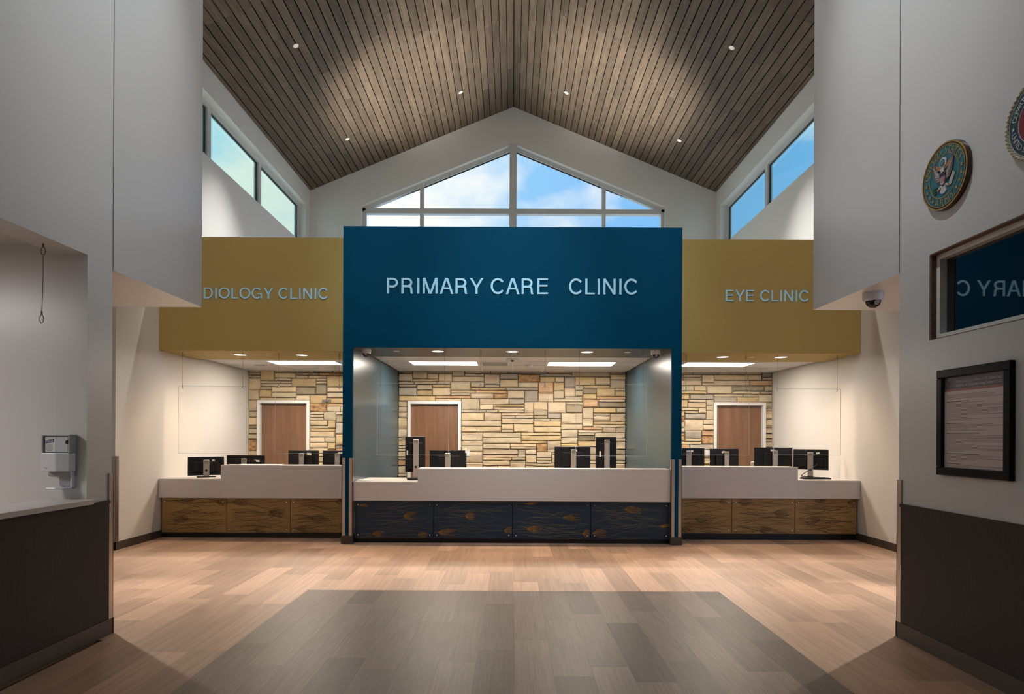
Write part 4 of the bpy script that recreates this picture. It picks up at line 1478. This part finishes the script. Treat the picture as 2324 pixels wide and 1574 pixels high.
ring_text('ARMY', R0 * .765, .062, PI - .06, .85, M['plaque_gold'], pl, -.0325, inward=True)
for th in (1.52, 1.80, 2.08, 2.36, -1.64, -1.92, -2.20, -2.48):
    gs = G()
    flat(gs, star(-R0 * .765 * math.sin(th), R0 * .765 * math.cos(th), .017, 5, PI / 2), -.031, -.0345)
    gs.obj('star', M['plaque_gold'], pl)


def shape(name, m, pts, x0=-.030, x1=-.036, par=pl, mirror=False):
    g_ = G()
    flat(g_, [(-p[0] * R0, p[1] * R0) for p in pts], x0, x1)
    return g_.obj(name, m, par)


# eagle: viewer x to the right, y up, in plaque radii
for s in (-1, 1):
    wing = [(s * .10, .10), (s * .20, .16), (s * .30, .30), (s * .40, .50), (s * .44, .40), (s * .42, .20), (s * .37, .02), (s * .28, -.10), (s * .16, -.16), (s * .10, -.08)]
    shape('wing', M['plaque_brown'], wing, -.030, -.0385)
    for k in range(6):
        f = k / 5
        a = (s * (.15 + .02 * f), .08 - .18 * f)
        b = (s * (.42 - .16 * f), .38 - .46 * f)
        d = .018
        shape('feather', M['plaque_white'], [(a[0], a[1] - d * .5), (b[0], b[1] - d * .6), (b[0], b[1] + d * .6), (a[0], a[1] + d * .5)], -.038, -.0405)
    shape('ribbon', M['plaque_orange'], [(s * .08, .20), (s * .26, .24), (s * .36, .44), (s * .22, .36), (s * .06, .28)], -.030, -.037)
    shape('leg', M['plaque_white'], [(s * .06, -.28), (s * .20, -.36), (s * .24, -.33), (s * .10, -.24)], -.030, -.036)
    shape('claw', M['plaque_orange'], [(s * .20, -.38), (s * .28, -.38), (s * .28, -.31), (s * .20, -.31)], -.030, -.037)
shape('tail', M['plaque_white'], [(-.07, -.28), (.07, -.28), (.13, -.46), (.06, -.52), (0, -.53), (-.06, -.52), (-.13, -.46)], -.030, -.037)
shape('body', M['plaque_brown'], [(-.10, .14), (.10, .14), (.14, 0), (.12, -.22), (0, -.32), (-.12, -.22), (-.14, 0)], -.030, -.0385)
shape('head', M['plaque_white'], [(-.07, .12), (.06, .12), (.07, .20), (.03, .25), (-.04, .25), (-.12, .21), (-.07, .18)], -.036, -.0425)
shape('shield', M['plaque_white'], [(-.11, .06), (.11, .06), (.115, -.10), (.08, -.22), (0, -.27), (-.08, -.22), (-.115, -.10)], -.038, -.043)
shape('shield_chief', M['plaque_dkblue'], [(-.115, .07), (.115, .07), (.115, -.01), (-.115, -.01)], -.042, -.0445)
for k in range(5):
    u = -.088 + .044 * k
    shape('shield_stripe', M['plaque_red'], [(u - .010, -.02), (u + .010, -.02), (u + .010, -.20), (u - .010, -.20)], -.0425, -.0438)
gq = G().lathe([(.155 * R0, 0), (.150 * R0, .006), (.115 * R0, .008)], (-.034, 0, .40 * R0), 'x', 28, -1).obj('glory_ring', M['plaque_white'], pl, smooth=True)
G().lathe([(.105 * R0, 0), (.105 * R0, .003)], (-.0415, 0, .40 * R0), 'x', 24, -1).obj('constellation', M['plaque_teal'], pl)
for k in range(7):
    a = 2 * PI * k / 6
    rr_ = 0 if k == 6 else .06
    gs = G()
    flat(gs, star(-rr_ * R0 * math.cos(a), (.40 + rr_ * math.sin(a)) * R0, .005, 5), -.0442, -.0460)
    gs.obj('star', M['plaque_white'], pl)
for k in range(5):
    u, v = -.30 - .05 * (k % 2), -.34 - .04 * k + .08
    shape('olive_leaf', M['plaque_green'], [(u, v), (u - .10, v + .05), (u - .13, v + .01), (u - .06, v - .03)], -.030, -.0365)
for k in range(4):
    shape('arrow', M['plaque_white'], [(.22 + .03 * k, -.36), (.24 + .03 * k, -.37), (.42 + .03 * k, .0 - .03 * k), (.40 + .03 * k, .01 - .03 * k)], -.030, -.0365)

p2 = thing('wall_plaque', 'round plaque with cream rope edge and red center above the dark window', 'plaque', (XR, 3.475, PZ + .02))
R1 = .236
disc_x(R1 * .95, 0, -.026, M['plaque_wood'], 'wood_back', p2)
rope = G()
nR = 56
for k in range(nR):
    a = 2 * PI * k / nR
    b = a + 2 * PI / nR * 1.5
    rope.tube([(-.020, (R1 - .020) * math.cos(a), (R1 - .020) * math.sin(a)), (-.032, (R1 - .008) * math.cos((a + b) / 2), (R1 - .008) * math.sin((a + b) / 2)), (-.020, R1 * math.cos(b), R1 * math.sin(b))], [.006, .010, .006], 6)
stuff(rope.obj('rope_edge', M['rope'], p2, smooth=True))
disc_x(R1 * .90, -.026, -.030, M['plaque_white'], 'white_line', p2)
disc_x(R1 * .875, -.030, -.032, M['plaque_navy'], 'navy_ring', p2)
disc_x(R1 * .60, -.032, -.034, M['plaque_white'], 'white_line', p2)
disc_x(R1 * .575, -.034, -.036, M['plaque_red'], 'red_center', p2)
ring_text('DEPARTMENT OF THE NAVY', R1 * .735, .046, 0, 2.5, M['plaque_white'], p2, -.0335)
ring_text('UNITED STATES MARINE CORPS', R1 * .735, .046, PI, 2.7, M['plaque_white'], p2, -.0335, inward=True)
for th in (PI / 2, -PI / 2):
    gs = G()
    flat(gs, star(-R1 * .735 * math.sin(th), R1 * .735 * math.cos(th), .013), -.0325, -.036)
    gs.obj('star', M['plaque_white'], p2)
gs = G()
gs.prism([(-.05, .04), (.02, .07), (.07, .03), (.05, -.02), (.06, -.08), (0, -.10), (-.06, -.07), (-.07, -.01)], 'x', -.036, -.042)
gs.obj('center_relief', M['plaque_gold'], p2)

# ================================================================== HAND SANITIZER
xs0, zs0 = px(143, 1050, 4.49)
t = thing('sanitizer_dispenser', 'white hand sanitizer dispenser with drip tray on the white wall above ledge', 'dispenser', (xs0, 4.49, 1.116))
W = .100
G().box(-W, W, -.012, 0, .09, .385).obj('back_plate', M['plastic_gray'], t, bevel=.006)
co = G().prism([(-W, -.055), (-W * .86, -.095), (.02, -.105), (W * .96, -.070), (W, -.012), (-W, -.012)], 'z', .125, .255).obj('lower_cover', M['plastic_white'], t, bevel=.006)
G().box(-.055, -.045, -.1055, -.1045, .150, .155).obj('status_light', M['plastic_gray'], co)
up = G()
up.box(-W, W, -.075, -.012, .372, .385).box(-W, -W + .012, -.075, -.012, .255, .372).box(W - .012, W, -.075, -.012, .255, .372)
up.obj('upper_frame', M['plastic_gray'], t, bevel=.003)
bt = G().prism([(-W + .016, -.065), (W - .016, -.065), (W - .016, -.014), (-W + .016, -.014)], 'z', .257, .370).obj('refill_bottle', M['liquid'], t, bevel=.008)
G().box(-W + .022, -.005, -.0665, -.0655, .262, .364).obj('label', M['off_white'], bt)
lg = G().prism([(-W + .024, .322), (-.018, .330), (-.014, .352), (-W + .026, .344)], 'y', -.0678, -.0668).obj('logo_patch', M['logo_blue'], bt)
me = text_mesh('Purell', .021, M['sticker'], .0002)
link('logo_lettering', me, lg, (-.046, -.0682, .331), (PI / 2, 0, 0)).scale = (1.0, 1, 1)
gt = G()
for k, wl_ in enumerate((.03, .045, .04, .05, .035)):
    gt.box(-.048 - wl_ / 2, -.048 + wl_ / 2, -.0670, -.0666, .308 - k * .010, .312 - k * .010)
stuff(gt.obj('label_lines', M['plastic_gray'], bt))
G().lathe([(.014, 0), (.014, .004)], (W - .022, -.066, .33), 'y', 16, -1).obj('lock', M['black_plastic'], bt)
G().box(-.018, W - .012, -.010, 0, .02, .10).obj('tray_back', M['plastic_gray'], t)
arm = G()
arm.box(W - .020, W - .010, -.04, 0, .0, .13)
arm.obj('tray_arm', M['plastic_white'], t, bevel=.003)
tr = G()
tr.prism([(W - .01, -.0), (W - .01, -.05), (W * .6, -.085), (.02, -.105), (-.05, -.10), (-.065, -.075), (-.05, -.05), (-.02, -.02), (-.01, 0)], 'z', .0, .012)
tr.obj('drip_tray', M['plastic_white'], t, bevel=.004)
